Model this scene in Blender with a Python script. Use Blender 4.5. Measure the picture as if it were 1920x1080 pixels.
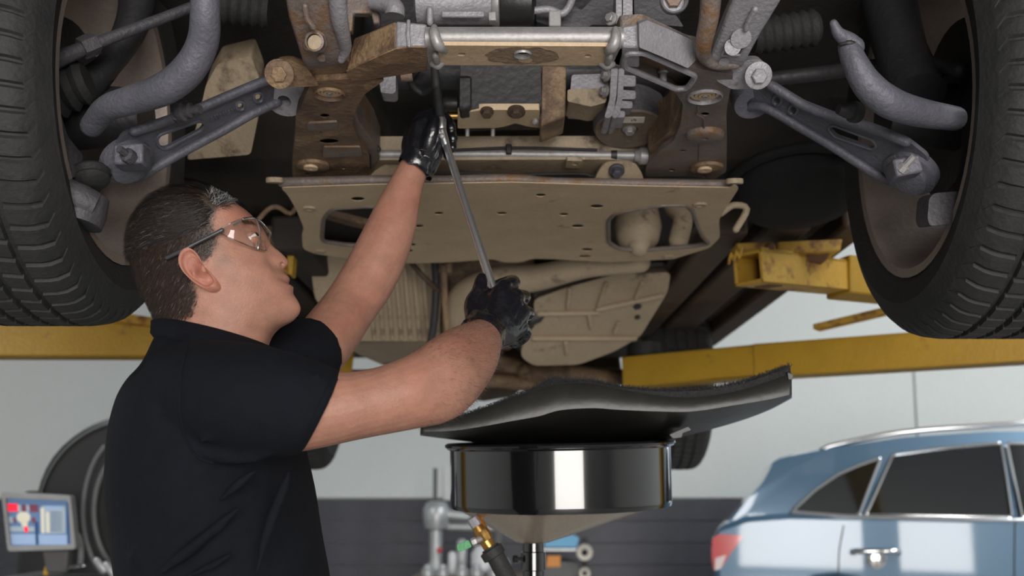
import bpy, bmesh, math, random
from mathutils import Vector, Matrix, geometry
from mathutils import noise as mnoise
random.seed(7)
for o in list(bpy.data.objects):
    bpy.data.objects.remove(o)
SC = bpy.context.scene
COL = SC.collection
PI = math.pi

# ------------------------------------------------------------------ camera
FPX, CX, CY, CH = 2000.0, 960.0, 640.0, 1.25      # focal length and principal point in pixels, camera height
PITCH = math.atan(290 / FPX)
cam = bpy.data.cameras.new('camera')
cam.lens = FPX / 1920 * 36
cam.sensor_width = 36
cam.shift_y = (CY - 540) / 1920
cam.clip_start = 0.02
cam.dof.use_dof = True
cam.dof.focus_distance = 1.64
cam.dof.aperture_fstop = 4.2
camo = bpy.data.objects.new('camera', cam)
COL.objects.link(camo)
camo.location = (0, 0, CH)
camo.rotation_euler = (PI / 2 + PITCH, 0, 0)
SC.camera = camo

# ------------------------------------------------------------------ world, lights, exposure
w = bpy.data.worlds.new('world')
SC.world = w
w.use_nodes = True
w.node_tree.nodes['Background'].inputs[0].default_value = (0.55, 0.65, 0.85, 1)
w.node_tree.nodes['Background'].inputs[1].default_value = 0.02


def area(name, loc, target, size, power, color, spread=PI, sy=None):
    l = bpy.data.lights.new(name, 'AREA')
    l.energy = power
    l.color = color
    l.size = size
    if sy:
        l.shape = 'RECTANGLE'
        l.size_y = sy
    l.spread = spread
    o = bpy.data.objects.new(name, l)
    COL.objects.link(o)
    o.location = loc
    o.rotation_euler = (Vector(target) - Vector(loc)).to_track_quat('-Z', 'Y').to_euler()
    return o


# daylight from the open bay behind the photographer, and the workshop's ceiling lamps beside the frame
area('bay_door_offscreen', (0.9, -4.85, 1.55), (0.3, 2.0, 1.6), 3.6, 430, (1.0, 0.96, 0.92), sy=2.9)
area('ceiling_lamp_right_offscreen', (4.2, 5.2, 4.6), (4.2, 5.6, 0.0), 1.0, 150, (0.93, 0.98, 1.0), sy=3.0)
area('ceiling_lamp_right_near_offscreen', (4.0, 2.6, 4.7), (4.0, 5.2, 0.4), 0.8, 165, (0.93, 0.98, 1.0), sy=3.0)
area('ceiling_lamp_left_offscreen', (-4.2, 3.0, 4.6), (-3.6, 3.0, 0.0), 0.6, 150, (0.90, 0.96, 1.0), sy=3.0)
SC.view_settings.view_transform = 'Standard'
SC.view_settings.look = 'None'
SC.view_settings.gamma = 1
SC.view_settings.use_curve_mapping = False
SC.view_settings.exposure = 0.0


# ------------------------------------------------------------------ pixel helpers
def ray(px, py):
    x = (px - CX) / FPX
    y = -(py - CY) / FPX
    c, s = math.cos(PITCH), math.sin(PITCH)
    return Vector((x, c - y * s, s + y * c))


def PD(px, py, D):                       # pixel at forward distance D
    r = ray(px, py)
    k = D / r.y
    return Vector((r.x * k, D, CH + r.z * k))


def PZ(px, py, z0):                      # pixel on the level z0 above the camera
    r = ray(px, py)
    k = z0 / r.z
    return Vector((r.x * k, r.y * k, CH + z0))


def onZ(z0):
    return lambda x, y: PZ(x, y, z0)


def onD(D):
    return lambda x, y: PD(x, y, D)


def plane3(a, b, c):                     # three (px, py, D) span a plane
    A, B, C = PD(*a), PD(*b), PD(*c)
    n = (B - A).cross(C - A).normalized()
    O = Vector((0, 0, CH))

    def f(px, py):
        r = ray(px, py)
        return O + r * ((A - O).dot(n) / r.dot(n))
    f.n = n if n.y > 0 else -n
    return f


def mp(D):
    return D / FPX                       # metres per pixel at distance D


# ------------------------------------------------------------------ materials
MATS = {}


def mat(name, c1, c2=None, scale=6.0, rough=0.6, metal=0.0, bump=0.15, bscale=80.0, c3=None, s3=14.0, t3=0.62, spec=0.5,
        coat=0.0, emit=0.0, sss=0.0, stretch=None, soft=0.25, speck=0.16):
    m = bpy.data.materials.new(name)
    m.use_nodes = True
    nt = m.node_tree
    N, L = nt.nodes, nt.links
    b = N['Principled BSDF']
    tc = N.new('ShaderNodeTexCoord')
    src = tc.outputs['Object']
    if stretch:
        mpn = N.new('ShaderNodeMapping')
        mpn.inputs['Scale'].default_value = stretch
        L.new(src, mpn.inputs[0])
        src = mpn.outputs[0]
    col = None
    if c2:
        n = N.new('ShaderNodeTexNoise')
        n.inputs['Scale'].default_value = scale
        n.inputs['Detail'].default_value = 7
        n.inputs['Roughness'].default_value = 0.65
        L.new(src, n.inputs['Vector'])
        r = N.new('ShaderNodeValToRGB')
        r.color_ramp.elements[0].position = 0.5 - soft
        r.color_ramp.elements[1].position = 0.5 + soft
        r.color_ramp.elements[0].color = (*c1, 1)
        r.color_ramp.elements[1].color = (*c2, 1)
        L.new(n.outputs['Fac'], r.inputs[0])
        col = r.outputs[0]
        if c3:
            n3 = N.new('ShaderNodeTexNoise')
            n3.inputs['Scale'].default_value = s3
            n3.inputs['Detail'].default_value = 8
            n3.inputs['Roughness'].default_value = 0.7
            L.new(src, n3.inputs['Vector'])
            r3 = N.new('ShaderNodeValToRGB')
            r3.color_ramp.elements[0].position = t3 - 0.05
            r3.color_ramp.elements[1].position = t3 + 0.05
            L.new(n3.outputs['Fac'], r3.inputs[0])
            mx = N.new('ShaderNodeMix')
            mx.data_type = 'RGBA'
            L.new(r3.outputs[0], mx.inputs['Factor'])
            L.new(col, mx.inputs['A'])
            mx.inputs['B'].default_value = (*c3, 1)
            col = mx.outputs['Result']
        nf = N.new('ShaderNodeTexNoise')
        nf.inputs['Scale'].default_value = bscale * 2.2
        nf.inputs['Detail'].default_value = 6
        nf.inputs['Roughness'].default_value = 0.8
        L.new(src, nf.inputs['Vector'])
        mrf = N.new('ShaderNodeMapRange')
        mrf.inputs['From Min'].default_value = 0.3
        mrf.inputs['From Max'].default_value = 0.7
        mrf.inputs['To Min'].default_value = 1 - speck
        mrf.inputs['To Max'].default_value = 1 + speck
        L.new(nf.outputs['Fac'], mrf.inputs['Value'])
        vs_ = N.new('ShaderNodeVectorMath')
        vs_.operation = 'SCALE'
        L.new(col, vs_.inputs[0])
        L.new(mrf.outputs[0], vs_.inputs['Scale'])
        col = vs_.outputs[0]
        L.new(col, b.inputs['Base Color'])
    else:
        b.inputs['Base Color'].default_value = (*c1, 1)
    b.inputs['Roughness'].default_value = rough
    b.inputs['Metallic'].default_value = metal
    b.inputs['Specular IOR Level'].default_value = spec
    b.inputs['Coat Weight'].default_value = coat
    b.inputs['Coat Roughness'].default_value = 0.04
    if sss:
        b.inputs['Subsurface Weight'].default_value = sss
        b.inputs['Subsurface Radius'].default_value = (0.012, 0.005, 0.003)
    if emit:
        b.inputs['Emission Color'].default_value = (*c1, 1)
        b.inputs['Emission Strength'].default_value = emit
    if bump:
        nb = N.new('ShaderNodeTexNoise')
        nb.inputs['Scale'].default_value = bscale
        nb.inputs['Detail'].default_value = 5
        L.new(src, nb.inputs['Vector'])
        bp = N.new('ShaderNodeBump')
        bp.inputs['Strength'].default_value = bump
        bp.inputs['Distance'].default_value = 0.01
        L.new(nb.outputs['Fac'], bp.inputs['Height'])
        L.new(bp.outputs[0], b.inputs['Normal'])
    MATS[name] = m
    return m


mat('wall_white', (0.72, 0.74, 0.72), (0.80, 0.82, 0.81), 0.5, 0.65, bump=0.05, bscale=30)
mat('wall_black', (0.045, 0.045, 0.055), (0.085, 0.085, 0.105), 1.6, 0.45, bump=0.1, bscale=20)
mat('concrete', (0.22, 0.21, 0.2), (0.32, 0.31, 0.3), 1.5, 0.5)
mat('ceiling_paint', (0.45, 0.46, 0.47), (0.5, 0.5, 0.5), 1.0, 0.8)
mat('beige', (0.52, 0.38, 0.24), (0.67, 0.51, 0.335), 9, 0.6, bump=0.15, c3=(0.22, 0.14, 0.08), s3=11, t3=0.665)
mat('beam_stain', (0.24, 0.165, 0.11), (0.33, 0.24, 0.16), 40, 0.7, bump=0.4, speck=0.35)
mat('beige_dull', (0.32, 0.25, 0.17), (0.42, 0.33, 0.23), 6, 0.65, c3=(0.10, 0.07, 0.05), s3=7, t3=0.63)  # duller dusty beige; also carries the painted shade behind the skid plate
mat('brown', (0.085, 0.052, 0.035), (0.25, 0.155, 0.09), 16, 0.6, bump=0.4, c3=(0.28, 0.19, 0.105), s3=11, t3=0.57, soft=0.18, speck=0.3)
mat('brown_dark', (0.04, 0.026, 0.018), (0.09, 0.057, 0.036), 10, 0.65, bump=0.2)
mat('alu', (0.24, 0.232, 0.252), (0.37, 0.358, 0.385), 18, 0.5, metal=0.2, bump=0.25, bscale=160, c3=(0.16, 0.13, 0.12), s3=22, t3=0.66)
mat('alu_brown', (0.15, 0.12, 0.105), (0.26, 0.215, 0.195), 16, 0.55, metal=0.25, bump=0.25, bscale=140, c3=(0.22, 0.125, 0.065), s3=10, t3=0.57, speck=0.3)
mat('steel', (0.27, 0.26, 0.258), (0.40, 0.388, 0.385), 20, 0.46, metal=0.35, bump=0.08, c3=(0.22, 0.15, 0.11), s3=16, t3=0.68)
mat('tool_chrome', (0.80, 0.81, 0.83), None, rough=0.27, metal=0.93, bump=0)
mat('chrome', (0.75, 0.76, 0.78), None, rough=0.12, metal=1.0, bump=0)
mat('pulley', (0.12, 0.095, 0.07), (0.20, 0.16, 0.12), 20, 0.6, bump=0.3)
mat('iron', (0.045, 0.045, 0.052), (0.095, 0.09, 0.10), 12, 0.6, metal=0.2, bump=0.3, bscale=120)
mat('arm_grey', (0.09, 0.09, 0.11), (0.155, 0.155, 0.185), 14, 0.55, metal=0.25, bump=0.25, bscale=150)
mat('black_metal', (0.012, 0.012, 0.014), (0.028, 0.027, 0.028), 9, 0.5, bump=0.15)
mat('underbody', (0.012, 0.010, 0.009), (0.035, 0.026, 0.02), 4, 0.75, bump=0.2)
mat('plastic_black', (0.012, 0.012, 0.013), (0.022, 0.021, 0.021), 10, 0.42, bump=0.1)
mat('liner', (0.012, 0.012, 0.013), (0.022, 0.021, 0.021), 10, 0.8, bump=0.1, spec=0.2)
mat('rubber', (0.015, 0.015, 0.016), (0.027, 0.027, 0.027), 22, 0.68, bump=0.2, bscale=120)
mat('rim', (0.28, 0.225, 0.195), (0.37, 0.305, 0.27), 5, 0.5, metal=0.3)
mat('yellow', (0.36, 0.20, 0.009), (0.46, 0.27, 0.016), 5, 0.45, bump=0.12, c3=(0.16, 0.075, 0.02), s3=7, t3=0.66)
mat('yellow_worn', (0.50, 0.28, 0.03), (0.60, 0.36, 0.06), 9, 0.5, bump=0.2, c3=(0.22, 0.09, 0.03), s3=10, t3=0.58)
mat('rust', (0.11, 0.045, 0.022), (0.19, 0.085, 0.045), 12, 0.75, bump=0.3)
mat('gloss_black', (0.006, 0.006, 0.007), None, rough=0.13, bump=0, coat=1.0)
mat('funnel', (0.50, 0.42, 0.33), (0.58, 0.49, 0.39), 3, 0.18, metal=0.5, bump=0.0)  # beige paints the bright room mirrored in the glossy black cone
mat('brass', (0.45, 0.24, 0.06), (0.55, 0.33, 0.11), 30, 0.35, metal=0.9, bump=0.1)
mat('green_paint', (0.01, 0.22, 0.05), (0.015, 0.28, 0.07), 20, 0.4)
mat('felt', (0.02, 0.02, 0.021), (0.05, 0.05, 0.052), 200, 0.95, bump=0.8, bscale=400)
mat('shield', (0.018, 0.018, 0.017), (0.036, 0.034, 0.029), 5, 0.40, bump=0.15, bscale=25, c3=(0.14, 0.11, 0.08), s3=5, t3=0.66)
mat('cloth', (0.0038, 0.0046, 0.0075), (0.006, 0.0072, 0.0115), 60, 0.85, bump=0.25, bscale=500, spec=0.18)
mat('trouser', (0.012, 0.013, 0.018), (0.02, 0.02, 0.026), 40, 0.85, bump=0.3, bscale=300)
mat('shoe', (0.01, 0.01, 0.01), (0.02, 0.018, 0.017), 20, 0.5)
mat('glove', (0.006, 0.006, 0.009), (0.010, 0.010, 0.014), 30, 0.24, bump=0.22, bscale=60, spec=0.7, coat=0.3)
mat('eye_white', (0.75, 0.72, 0.70), None, rough=0.2, bump=0)
mat('iris', (0.03, 0.015, 0.01), None, rough=0.1, bump=0)
mat('temple', (0.045, 0.045, 0.05), None, rough=0.35, bump=0)
mat('car_blue', (0.065, 0.14, 0.225), None, rough=0.32, metal=0.2, bump=0, coat=1.0)
mat('car_glass', (0.006, 0.008, 0.01), None, rough=0.05, bump=0, spec=0.8)
mat('tail_red', (0.55, 0.015, 0.02), None, rough=0.15, bump=0, coat=1.0)
mat('tail_white', (0.75, 0.6, 0.6), None, rough=0.15, bump=0, coat=1.0)
mat('machine_grey', (0.10, 0.10, 0.10), (0.14, 0.14, 0.14), 6, 0.5)
mat('machine_light', (0.30, 0.30, 0.30), (0.36, 0.36, 0.36), 6, 0.5)
mat('machine_black', (0.010, 0.010, 0.010), (0.018, 0.018, 0.018), 6, 0.55)
mat('silver_paint', (0.45, 0.46, 0.47), (0.60, 0.61, 0.62), 14, 0.35, metal=0.5)
mat('blue_plastic', (0.12, 0.38, 0.62), (0.17, 0.45, 0.68), 8, 0.4)
mat('orange_label', (0.72, 0.25, 0.04), (0.78, 0.32, 0.07), 20, 0.5)
mat('red_plastic', (0.55, 0.03, 0.04), None, rough=0.4, bump=0)
mat('white_plastic', (0.75, 0.75, 0.76), (0.85, 0.85, 0.86), 8, 0.4)
mat('yellow_plastic', (0.75, 0.42, 0.03), None, rough=0.4, bump=0)
mat('label_pale', (0.62, 0.56, 0.48), (0.68, 0.62, 0.54), 20, 0.6)
mat('wood_bench', (0.16, 0.12, 0.09), (0.24, 0.19, 0.14), 4, 0.6)
mat('scr_blue', (0.10, 0.17, 0.30), None, rough=0.3, bump=0, emit=0.55)
mat('scr_dark', (0.02, 0.05, 0.14), None, rough=0.3, bump=0, emit=0.5)
mat('scr_light', (0.25, 0.34, 0.50), None, rough=0.3, bump=0, emit=0.6)
mat('scr_cream', (0.55, 0.52, 0.42), None, rough=0.3, bump=0, emit=0.6)
mat('scr_grey', (0.30, 0.36, 0.40), None, rough=0.3, bump=0, emit=0.5)
mat('scr_red', (0.85, 0.02, 0.05), None, rough=0.3, bump=0, emit=0.9)
mat('scr_maroon', (0.18, 0.05, 0.08), None, rough=0.3, bump=0, emit=0.4)


def attr_mat(name, rough, sss=0.0, bump=0.1, bscale=300, spec=0.4, mottle=0.0):
    m = bpy.data.materials.new(name)
    m.use_nodes = True
    N, L = m.node_tree.nodes, m.node_tree.links
    b = N['Principled BSDF']
    a = N.new('ShaderNodeAttribute')
    a.attribute_name = 'tint'
    col = a.outputs['Color']
    tc = N.new('ShaderNodeTexCoord')
    if mottle:
        n = N.new('ShaderNodeTexNoise')
        n.inputs['Scale'].default_value = 45
        n.inputs['Detail'].default_value = 8
        n.inputs['Roughness'].default_value = 0.7
        L.new(tc.outputs['Object'], n.inputs['Vector'])
        mr = N.new('ShaderNodeMapRange')
        mr.inputs['From Min'].default_value = 0.3
        mr.inputs['From Max'].default_value = 0.7
        mr.inputs['To Min'].default_value = 1 - mottle
        mr.inputs['To Max'].default_value = 1 + mottle
        L.new(n.outputs['Fac'], mr.inputs['Value'])
        vm = N.new('ShaderNodeVectorMath')
        vm.operation = 'SCALE'
        L.new(col, vm.inputs[0])
        L.new(mr.outputs[0], vm.inputs['Scale'])
        col = vm.outputs[0]
    L.new(col, b.inputs['Base Color'])
    b.inputs['Roughness'].default_value = rough
    b.inputs['Specular IOR Level'].default_value = spec
    if sss:
        b.inputs['Subsurface Weight'].default_value = sss
        b.inputs['Subsurface Radius'].default_value = (0.010, 0.004, 0.002)
        b.inputs['Subsurface Scale'].default_value = 0.6
    nb = N.new('ShaderNodeTexNoise')
    nb.inputs['Scale'].default_value = bscale
    nb.inputs['Detail'].default_value = 4
    L.new(tc.outputs['Object'], nb.inputs['Vector'])
    bp = N.new('ShaderNodeBump')
    bp.inputs['Strength'].default_value = bump
    bp.inputs['Distance'].default_value = 0.004
    L.new(nb.outputs['Fac'], bp.inputs['Height'])
    L.new(bp.outputs[0], b.inputs['Normal'])
    MATS[name] = m
    return m


attr_mat('skin', 0.46, sss=0.10, bump=0.22, bscale=380, spec=0.32, mottle=0.16)
attr_mat('hair', 0.5, bump=0.0, spec=0.25)


def clear_mat(name, tint=(1, 1, 1), mixf=0.14, rough=0.03):
    m = bpy.data.materials.new(name)
    m.use_nodes = True
    N, L = m.node_tree.nodes, m.node_tree.links
    N.remove(N['Principled BSDF'])
    t = N.new('ShaderNodeBsdfTransparent')
    t.inputs[0].default_value = (*tint, 1)
    g = N.new('ShaderNodeBsdfGlossy')
    g.inputs['Roughness'].default_value = rough
    lw = N.new('ShaderNodeLayerWeight')
    lw.inputs['Blend'].default_value = 0.35
    mr = N.new('ShaderNodeMapRange')
    mr.inputs['To Min'].default_value = mixf * 0.4
    mr.inputs['To Max'].default_value = mixf * 2.5
    L.new(lw.outputs['Facing'], mr.inputs['Value'])
    mx = N.new('ShaderNodeMixShader')
    L.new(mr.outputs[0], mx.inputs[0])
    L.new(t.outputs[0], mx.inputs[1])
    L.new(g.outputs[0], mx.inputs[2])
    L.new(mx.outputs[0], N['Material Output'].inputs[0])
    MATS[name] = m


clear_mat('clear_lens', (0.97, 0.965, 0.955), 0.14)
clear_mat('clear_edge', (0.80, 0.78, 0.76), 0.5, 0.15)


# ------------------------------------------------------------------ mesh helpers
def thing(name, label, cat, loc=(0, 0, 0), group=None, kind=None):
    o = bpy.data.objects.new(name, None)
    o.empty_display_size = 0.05
    COL.objects.link(o)
    o.location = loc
    tag(o, label, cat, group, kind)
    return o


def tag(o, label=None, cat=None, group=None, kind=None):
    if label:
        o['label'] = label
    if cat:
        o['category'] = cat
    if group:
        o['group'] = group
    if kind:
        o['kind'] = kind
    return o


def world_loc(o):
    v = Vector(o.location)
    return v + world_loc(o.parent) if o.parent else v


def build(name, V, Fc, m, parent=None, bevel=0.0, smooth=40, seg=2, recalc=True, origin=None, cols=None):
    V = [Vector(v) for v in V]
    if origin is None:
        lo = Vector((min(v.x for v in V), min(v.y for v in V), min(v.z for v in V)))
        hi = Vector((max(v.x for v in V), max(v.y for v in V), max(v.z for v in V)))
        origin = (lo + hi) / 2
        if parent is None:
            origin = Vector((origin.x, origin.y, lo.z))
    me = bpy.data.meshes.new(name)
    me.from_pydata([tuple(v - origin) for v in V], [], [list(f) for f in Fc])
    if recalc:
        bm = bmesh.new()
        bm.from_mesh(me)
        bmesh.ops.recalc_face_normals(bm, faces=bm.faces)
        bm.to_mesh(me)
        bm.free()
    me.update()
    if cols is not None:
        a = me.color_attributes.new('tint', 'FLOAT_COLOR', 'POINT')
        for i, c in enumerate(cols):
            a.data[i].color = (*c, 1)
    if smooth:
        for p in me.polygons:
            p.use_smooth = True
        if smooth < 180:
            me.set_sharp_from_angle(angle=math.radians(smooth))
    me.materials.append(MATS[m] if isinstance(m, str) else m)
    o = bpy.data.objects.new(name, me)
    COL.objects.link(o)
    if parent is not None:
        o.parent = parent
        o.location = origin - world_loc(parent)
    else:
        o.location = origin
    if bevel:
        b = o.modifiers.new('bevel', 'BEVEL')
        b.width = bevel
        b.segments = seg
        b.limit_method = 'ANGLE'
        b.angle_limit = math.radians(35)
    return o


class MB:                                # collects shapes that form ONE part
    def __init__(self):
        self.V, self.F = [], []

    def add(self, vf):
        n = len(self.V)
        self.V += list(vf[0])
        self.F += [[i + n for i in f] for f in vf[1]]
        return self

    def build(self, name, m, parent=None, **k):
        return build(name, self.V, self.F, m, parent, **k)


def catmull(P, n=6, closed=False):
    P = [Vector(p) for p in P]
    out = []
    N = len(P)
    R = range(N if closed else N - 1)
    for i in R:
        if closed:
            a, b, c, d = P[(i - 1) % N], P[i], P[(i + 1) % N], P[(i + 2) % N]
        else:
            b, c = P[i], P[i + 1]
            a = P[i - 1] if i else b * 2 - c
            d = P[i + 2] if i + 2 < N else c * 2 - b
        for k in range(n):
            t = k / n
            out.append(0.5 * ((2 * b) + (c - a) * t + (2 * a - 5 * b + 4 * c - d) * t * t + (3 * b - a - 3 * c + d) * t ** 3))
    if not closed:
        out.append(P[-1])
    return out


def interp(vals, n):                     # matches catmull sampling for an open chain
    out = []
    for i in range(len(vals) - 1):
        for k in range(n):
            out.append(vals[i] + (vals[i + 1] - vals[i]) * k / n)
    out.append(vals[-1])
    return out


def tube(P, R, seg=14, smooth=5, cap='flat', closed=False, flat=None):
    P = [Vector(p) for p in P]
    if not isinstance(R, (list, tuple)):
        R = [R] * len(P)
    if smooth > 1 and len(P) > 2:
        R = interp(list(R) + ([R[0]] if closed else []), smooth)
        if closed:
            R = R[:-1]
        P = catmull(P, smooth, closed)
    N = len(P)
    T = []
    for i in range(N):
        if closed:
            d = P[(i + 1) % N] - P[(i - 1) % N]
        else:
            d = P[min(i + 1, N - 1)] - P[max(i - 1, 0)]
        T.append(d.normalized() if d.length > 1e-9 else Vector((0, 0, 1)))
    up = Vector((0, 0, 1)) if abs(T[0].z) < 0.9 else Vector((0, 1, 0))
    nrm = (up - T[0] * up.dot(T[0])).normalized()
    rings = []
    for i in range(N):
        nrm = (nrm - T[i] * nrm.dot(T[i]))
        nrm.normalize()
        rings.append((P[i], nrm.copy(), T[i].cross(nrm), T[i], R[i]))
    if cap == 'round' and not closed:
        pre, post = [], []
        p, a, b, t, r = rings[0]
        for k in (0.95, 0.75, 0.4):
            pre.append((p - t * r * k, a, b, t, r * math.sqrt(1 - k * k)))
        p, a, b, t, r = rings[-1]
        for k in (0.4, 0.75, 0.95):
            post.append((p + t * r * k, a, b, t, r * math.sqrt(1 - k * k)))
        rings = pre + rings + post
    V, Fc = [], []
    for p, a, b, t, r in rings:
        for k in range(seg):
            th = 2 * PI * k / seg
            fx = flat if flat else 1.0
            V.append(p + a * (r * math.cos(th)) + b * (r * fx * math.sin(th)))
    M = len(rings)
    for i in range(M if closed else M - 1):
        j = (i + 1) % M
        for k in range(seg):
            k2 = (k + 1) % seg
            Fc.append([i * seg + k, i * seg + k2, j * seg + k2, j * seg + k])
    if not closed:
        Fc.append(list(range(seg))[::-1])
        Fc.append([(M - 1) * seg + k for k in range(seg)])
    return V, Fc


def frame(axis):
    a = Vector(axis).normalized()
    u = Vector((1, 0, 0)) if abs(a.x) < 0.8 else Vector((0, 0, 1))
    u = (u - a * u.dot(a)).normalized()
    return a, u, a.cross(u)


def lathe(prof, c, axis=(0, 0, 1), seg=32, closed=False):   # prof: (radius, offset along axis)
    a, u, v = frame(axis)
    c = Vector(c)
    V, Fc = [], []
    for r, h in prof:
        for k in range(seg):
            th = 2 * PI * k / seg
            V.append(c + a * h + u * (r * math.cos(th)) + v * (r * math.sin(th)))
    n = len(prof)
    for i in range(n if closed else n - 1):
        j = (i + 1) % n
        for k in range(seg):
            k2 = (k + 1) % seg
            Fc.append([i * seg + k, i * seg + k2, j * seg + k2, j * seg + k])
    if not closed:
        Fc.append(list(range(seg))[::-1])
        Fc.append([(n - 1) * seg + k for k in range(seg)])
    return V, Fc


def box(c, s, ax=None):
    c = Vector(c)
    X, Y, Z = ax if ax else (Vector((1, 0, 0)), Vector((0, 1, 0)), Vector((0, 0, 1)))
    V = []
    for i in (-1, 1):
        for j in (-1, 1):
            for k in (-1, 1):
                V.append(c + X * (i * s[0] / 2) + Y * (j * s[1] / 2) + Z * (k * s[2] / 2))
    return V, [[0, 1, 3, 2], [4, 6, 7, 5], [0, 4, 5, 1], [2, 3, 7, 6], [0, 2, 6, 4], [1, 5, 7, 3]]


def beam(A, B, wd, ht, up=(0, 0, 1), ext=0.0):       # box beam between two points
    A, B = Vector(A), Vector(B)
    d = (B - A).normalized()
    A, B = A - d * ext, B + d * ext
    s = d.cross(Vector(up)).normalized()
    u = s.cross(d)
    return box((A + B) / 2, ((B - A).length, wd, ht), (d, s, u))


def loft(rings, closed_ring=True, caps=True):
    V, Fc = [], []
    n = len(rings[0])
    for r in rings:
        V += [Vector(p) for p in r]
    for i in range(len(rings) - 1):
        for k in range(n if closed_ring else n - 1):
            k2 = (k + 1) % n
            Fc.append([i * n + k, i * n + k2, (i + 1) * n + k2, (i + 1) * n + k])
    if caps and closed_ring:
        Fc.append(list(range(n))[::-1])
        Fc.append([(len(rings) - 1) * n + k for k in range(n)])
    return V, Fc


def ell(cx, cy, rx, ry, n=14, rot=0):
    c, s = math.cos(rot), math.sin(rot)
    return [(cx + rx * math.cos(2 * PI * k / n) * c - ry * math.sin(2 * PI * k / n) * s,
             cy + rx * math.cos(2 * PI * k / n) * s + ry * math.sin(2 * PI * k / n) * c) for k in range(n)]


def rnd(pts, r, n=4):                    # round the corners of a 2-D outline
    out = []
    N = len(pts)
    for i in range(N):
        p = Vector(pts[i]).to_2d() if len(pts[i]) == 2 else Vector(pts[i][:2])
        a = Vector(pts[i - 1][:2]) - p
        b = Vector(pts[(i + 1) % N][:2]) - p
        ra, rb = min(r, a.length * 0.45), min(r, b.length * 0.45)
        A, B = p + a.normalized() * ra, p + b.normalized() * rb
        for k in range(n + 1):
            t = k / n
            out.append(tuple(A * (1 - t) ** 2 + p * 2 * t * (1 - t) + B * t * t))
    return out


def inside(x, y, P):
    ins = False
    j = len(P) - 1
    for i in range(len(P)):
        if (P[i][1] > y) != (P[j][1] > y) and x < (P[j][0] - P[i][0]) * (y - P[i][1]) / (P[j][1] - P[i][1]) + P[i][0]:
            ins = not ins
        j = i
    return ins


def slab(outer, to3, ext, holes=()):     # outline (pixels) put on a surface, given thickness
    loops = [list(outer)] + [list(h) for h in holes]
    pts, edges, idx = [], [], []
    for lp in loops:
        n = len(pts)
        pts += [Vector((p[0], p[1])) for p in lp]
        edges += [(n + i, n + (i + 1) % len(lp)) for i in range(len(lp))]
        idx.append(list(range(n, n + len(lp))))
    vs, es, fs, ov, oe, of = geometry.delaunay_2d_cdt(pts, edges, [], 0, 1e-5)
    keep = []
    for f in fs:
        gx_, gy_ = sum(vs[i].x for i in f) / len(f), sum(vs[i].y for i in f) / len(f)
        if inside(gx_, gy_, loops[0]) and not any(inside(gx_, gy_, h) for h in loops[1:]):
            keep.append(f)
    fs = keep
    mapi = {}
    for i, src in enumerate(ov):
        for s in src:
            mapi[s] = i
    B = [to3(v.x, v.y) for v in vs]
    E = Vector(ext)
    V = B + [b + E for b in B]
    n = len(B)
    Fc = [list(f) for f in fs] + [[i + n for i in reversed(f)] for f in fs]
    for lp in idx:
        for k in range(len(lp)):
            a, b = mapi[lp[k]], mapi[lp[(k + 1) % len(lp)]]
            if a != b:
                Fc.append([a, b, b + n, a + n])
    return V, Fc


def hollow(outer, to3, up, holes=(), skin=0.002):      # pressed sheet: pierced bottom skin, side walls, top
    E = Vector(up)
    V, Fc = slab(outer, to3, E.normalized() * skin, holes)
    n = len(V)
    B = [to3(p[0], p[1]) for p in outer]
    m_ = len(B)
    V = V + [b + E.normalized() * skin * 0.5 for b in B] + [b + E for b in B]
    for k in range(m_):
        k2 = (k + 1) % m_
        Fc.append([n + k, n + k2, n + m_ + k2, n + m_ + k])
    tv, tf = slab(outer, to3, E.normalized() * 0.002)
    n = len(V)
    V = V + [v + E for v in tv]
    Fc += [[i + n for i in f] for f in tf]
    return V, Fc


def hexbolt(name, c, axis, r, h, m, parent, washer=1.45):
    a, u, v = frame(axis)
    c = Vector(c)
    mb = MB()
    if washer:
        mb.add(lathe([(r * washer * 0.9, 0), (r * washer, 0.0), (r * washer, h * 0.3), (r * washer * 0.85, h * 0.38)], c, axis, 24))
    mb.add(lathe([(r * 0.98, h * 0.2), (r, h * 0.9), (r * 0.85, h)], c, axis, 6))
    return mb.build(name, m, parent, smooth=30)


def remesh(name, vf, vox, it=6, fac=0.5):
    me = bpy.data.meshes.new(name)
    me.from_pydata([tuple(v) for v in vf.V], [], vf.F)
    bm = bmesh.new()
    bm.from_mesh(me)
    bmesh.ops.recalc_face_normals(bm, faces=bm.faces)
    bm.to_mesh(me)
    bm.free()
    o = bpy.data.objects.new(name, me)
    COL.objects.link(o)
    r = o.modifiers.new('r', 'REMESH')
    r.mode = 'VOXEL'
    r.voxel_size = vox
    s = o.modifiers.new('s', 'SMOOTH')
    s.iterations = it
    s.factor = fac
    dg = bpy.context.evaluated_depsgraph_get()
    ev = o.evaluated_get(dg)
    m2 = ev.to_mesh()
    V = [v.co.copy() for v in m2.vertices]
    Fc = [list(p.vertices) for p in m2.polygons]
    ev.to_mesh_clear()
    bpy.data.objects.remove(o)
    bpy.data.meshes.remove(me)
    return V, Fc


def disp(V, amp, scale, seed=0.0):       # gentle unevenness on a point list
    out = []
    for v in V:
        n = mnoise.noise_vector(v * scale + Vector((seed, seed, seed)))
        out.append(v + n * amp)
    return out

# ------------------------------------------------------------------ the room
WD = 10.0                                # back wall distance


def struct(name, vf, m, label, parent=None, **k):
    o = build(name, vf[0], vf[1], m, parent, **k)
    if parent is None:
        o['kind'] = 'structure'
        o['label'] = label
        o['category'] = label_cat(name)
    return o


def label_cat(n):
    return n.split('_')[0]


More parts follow.
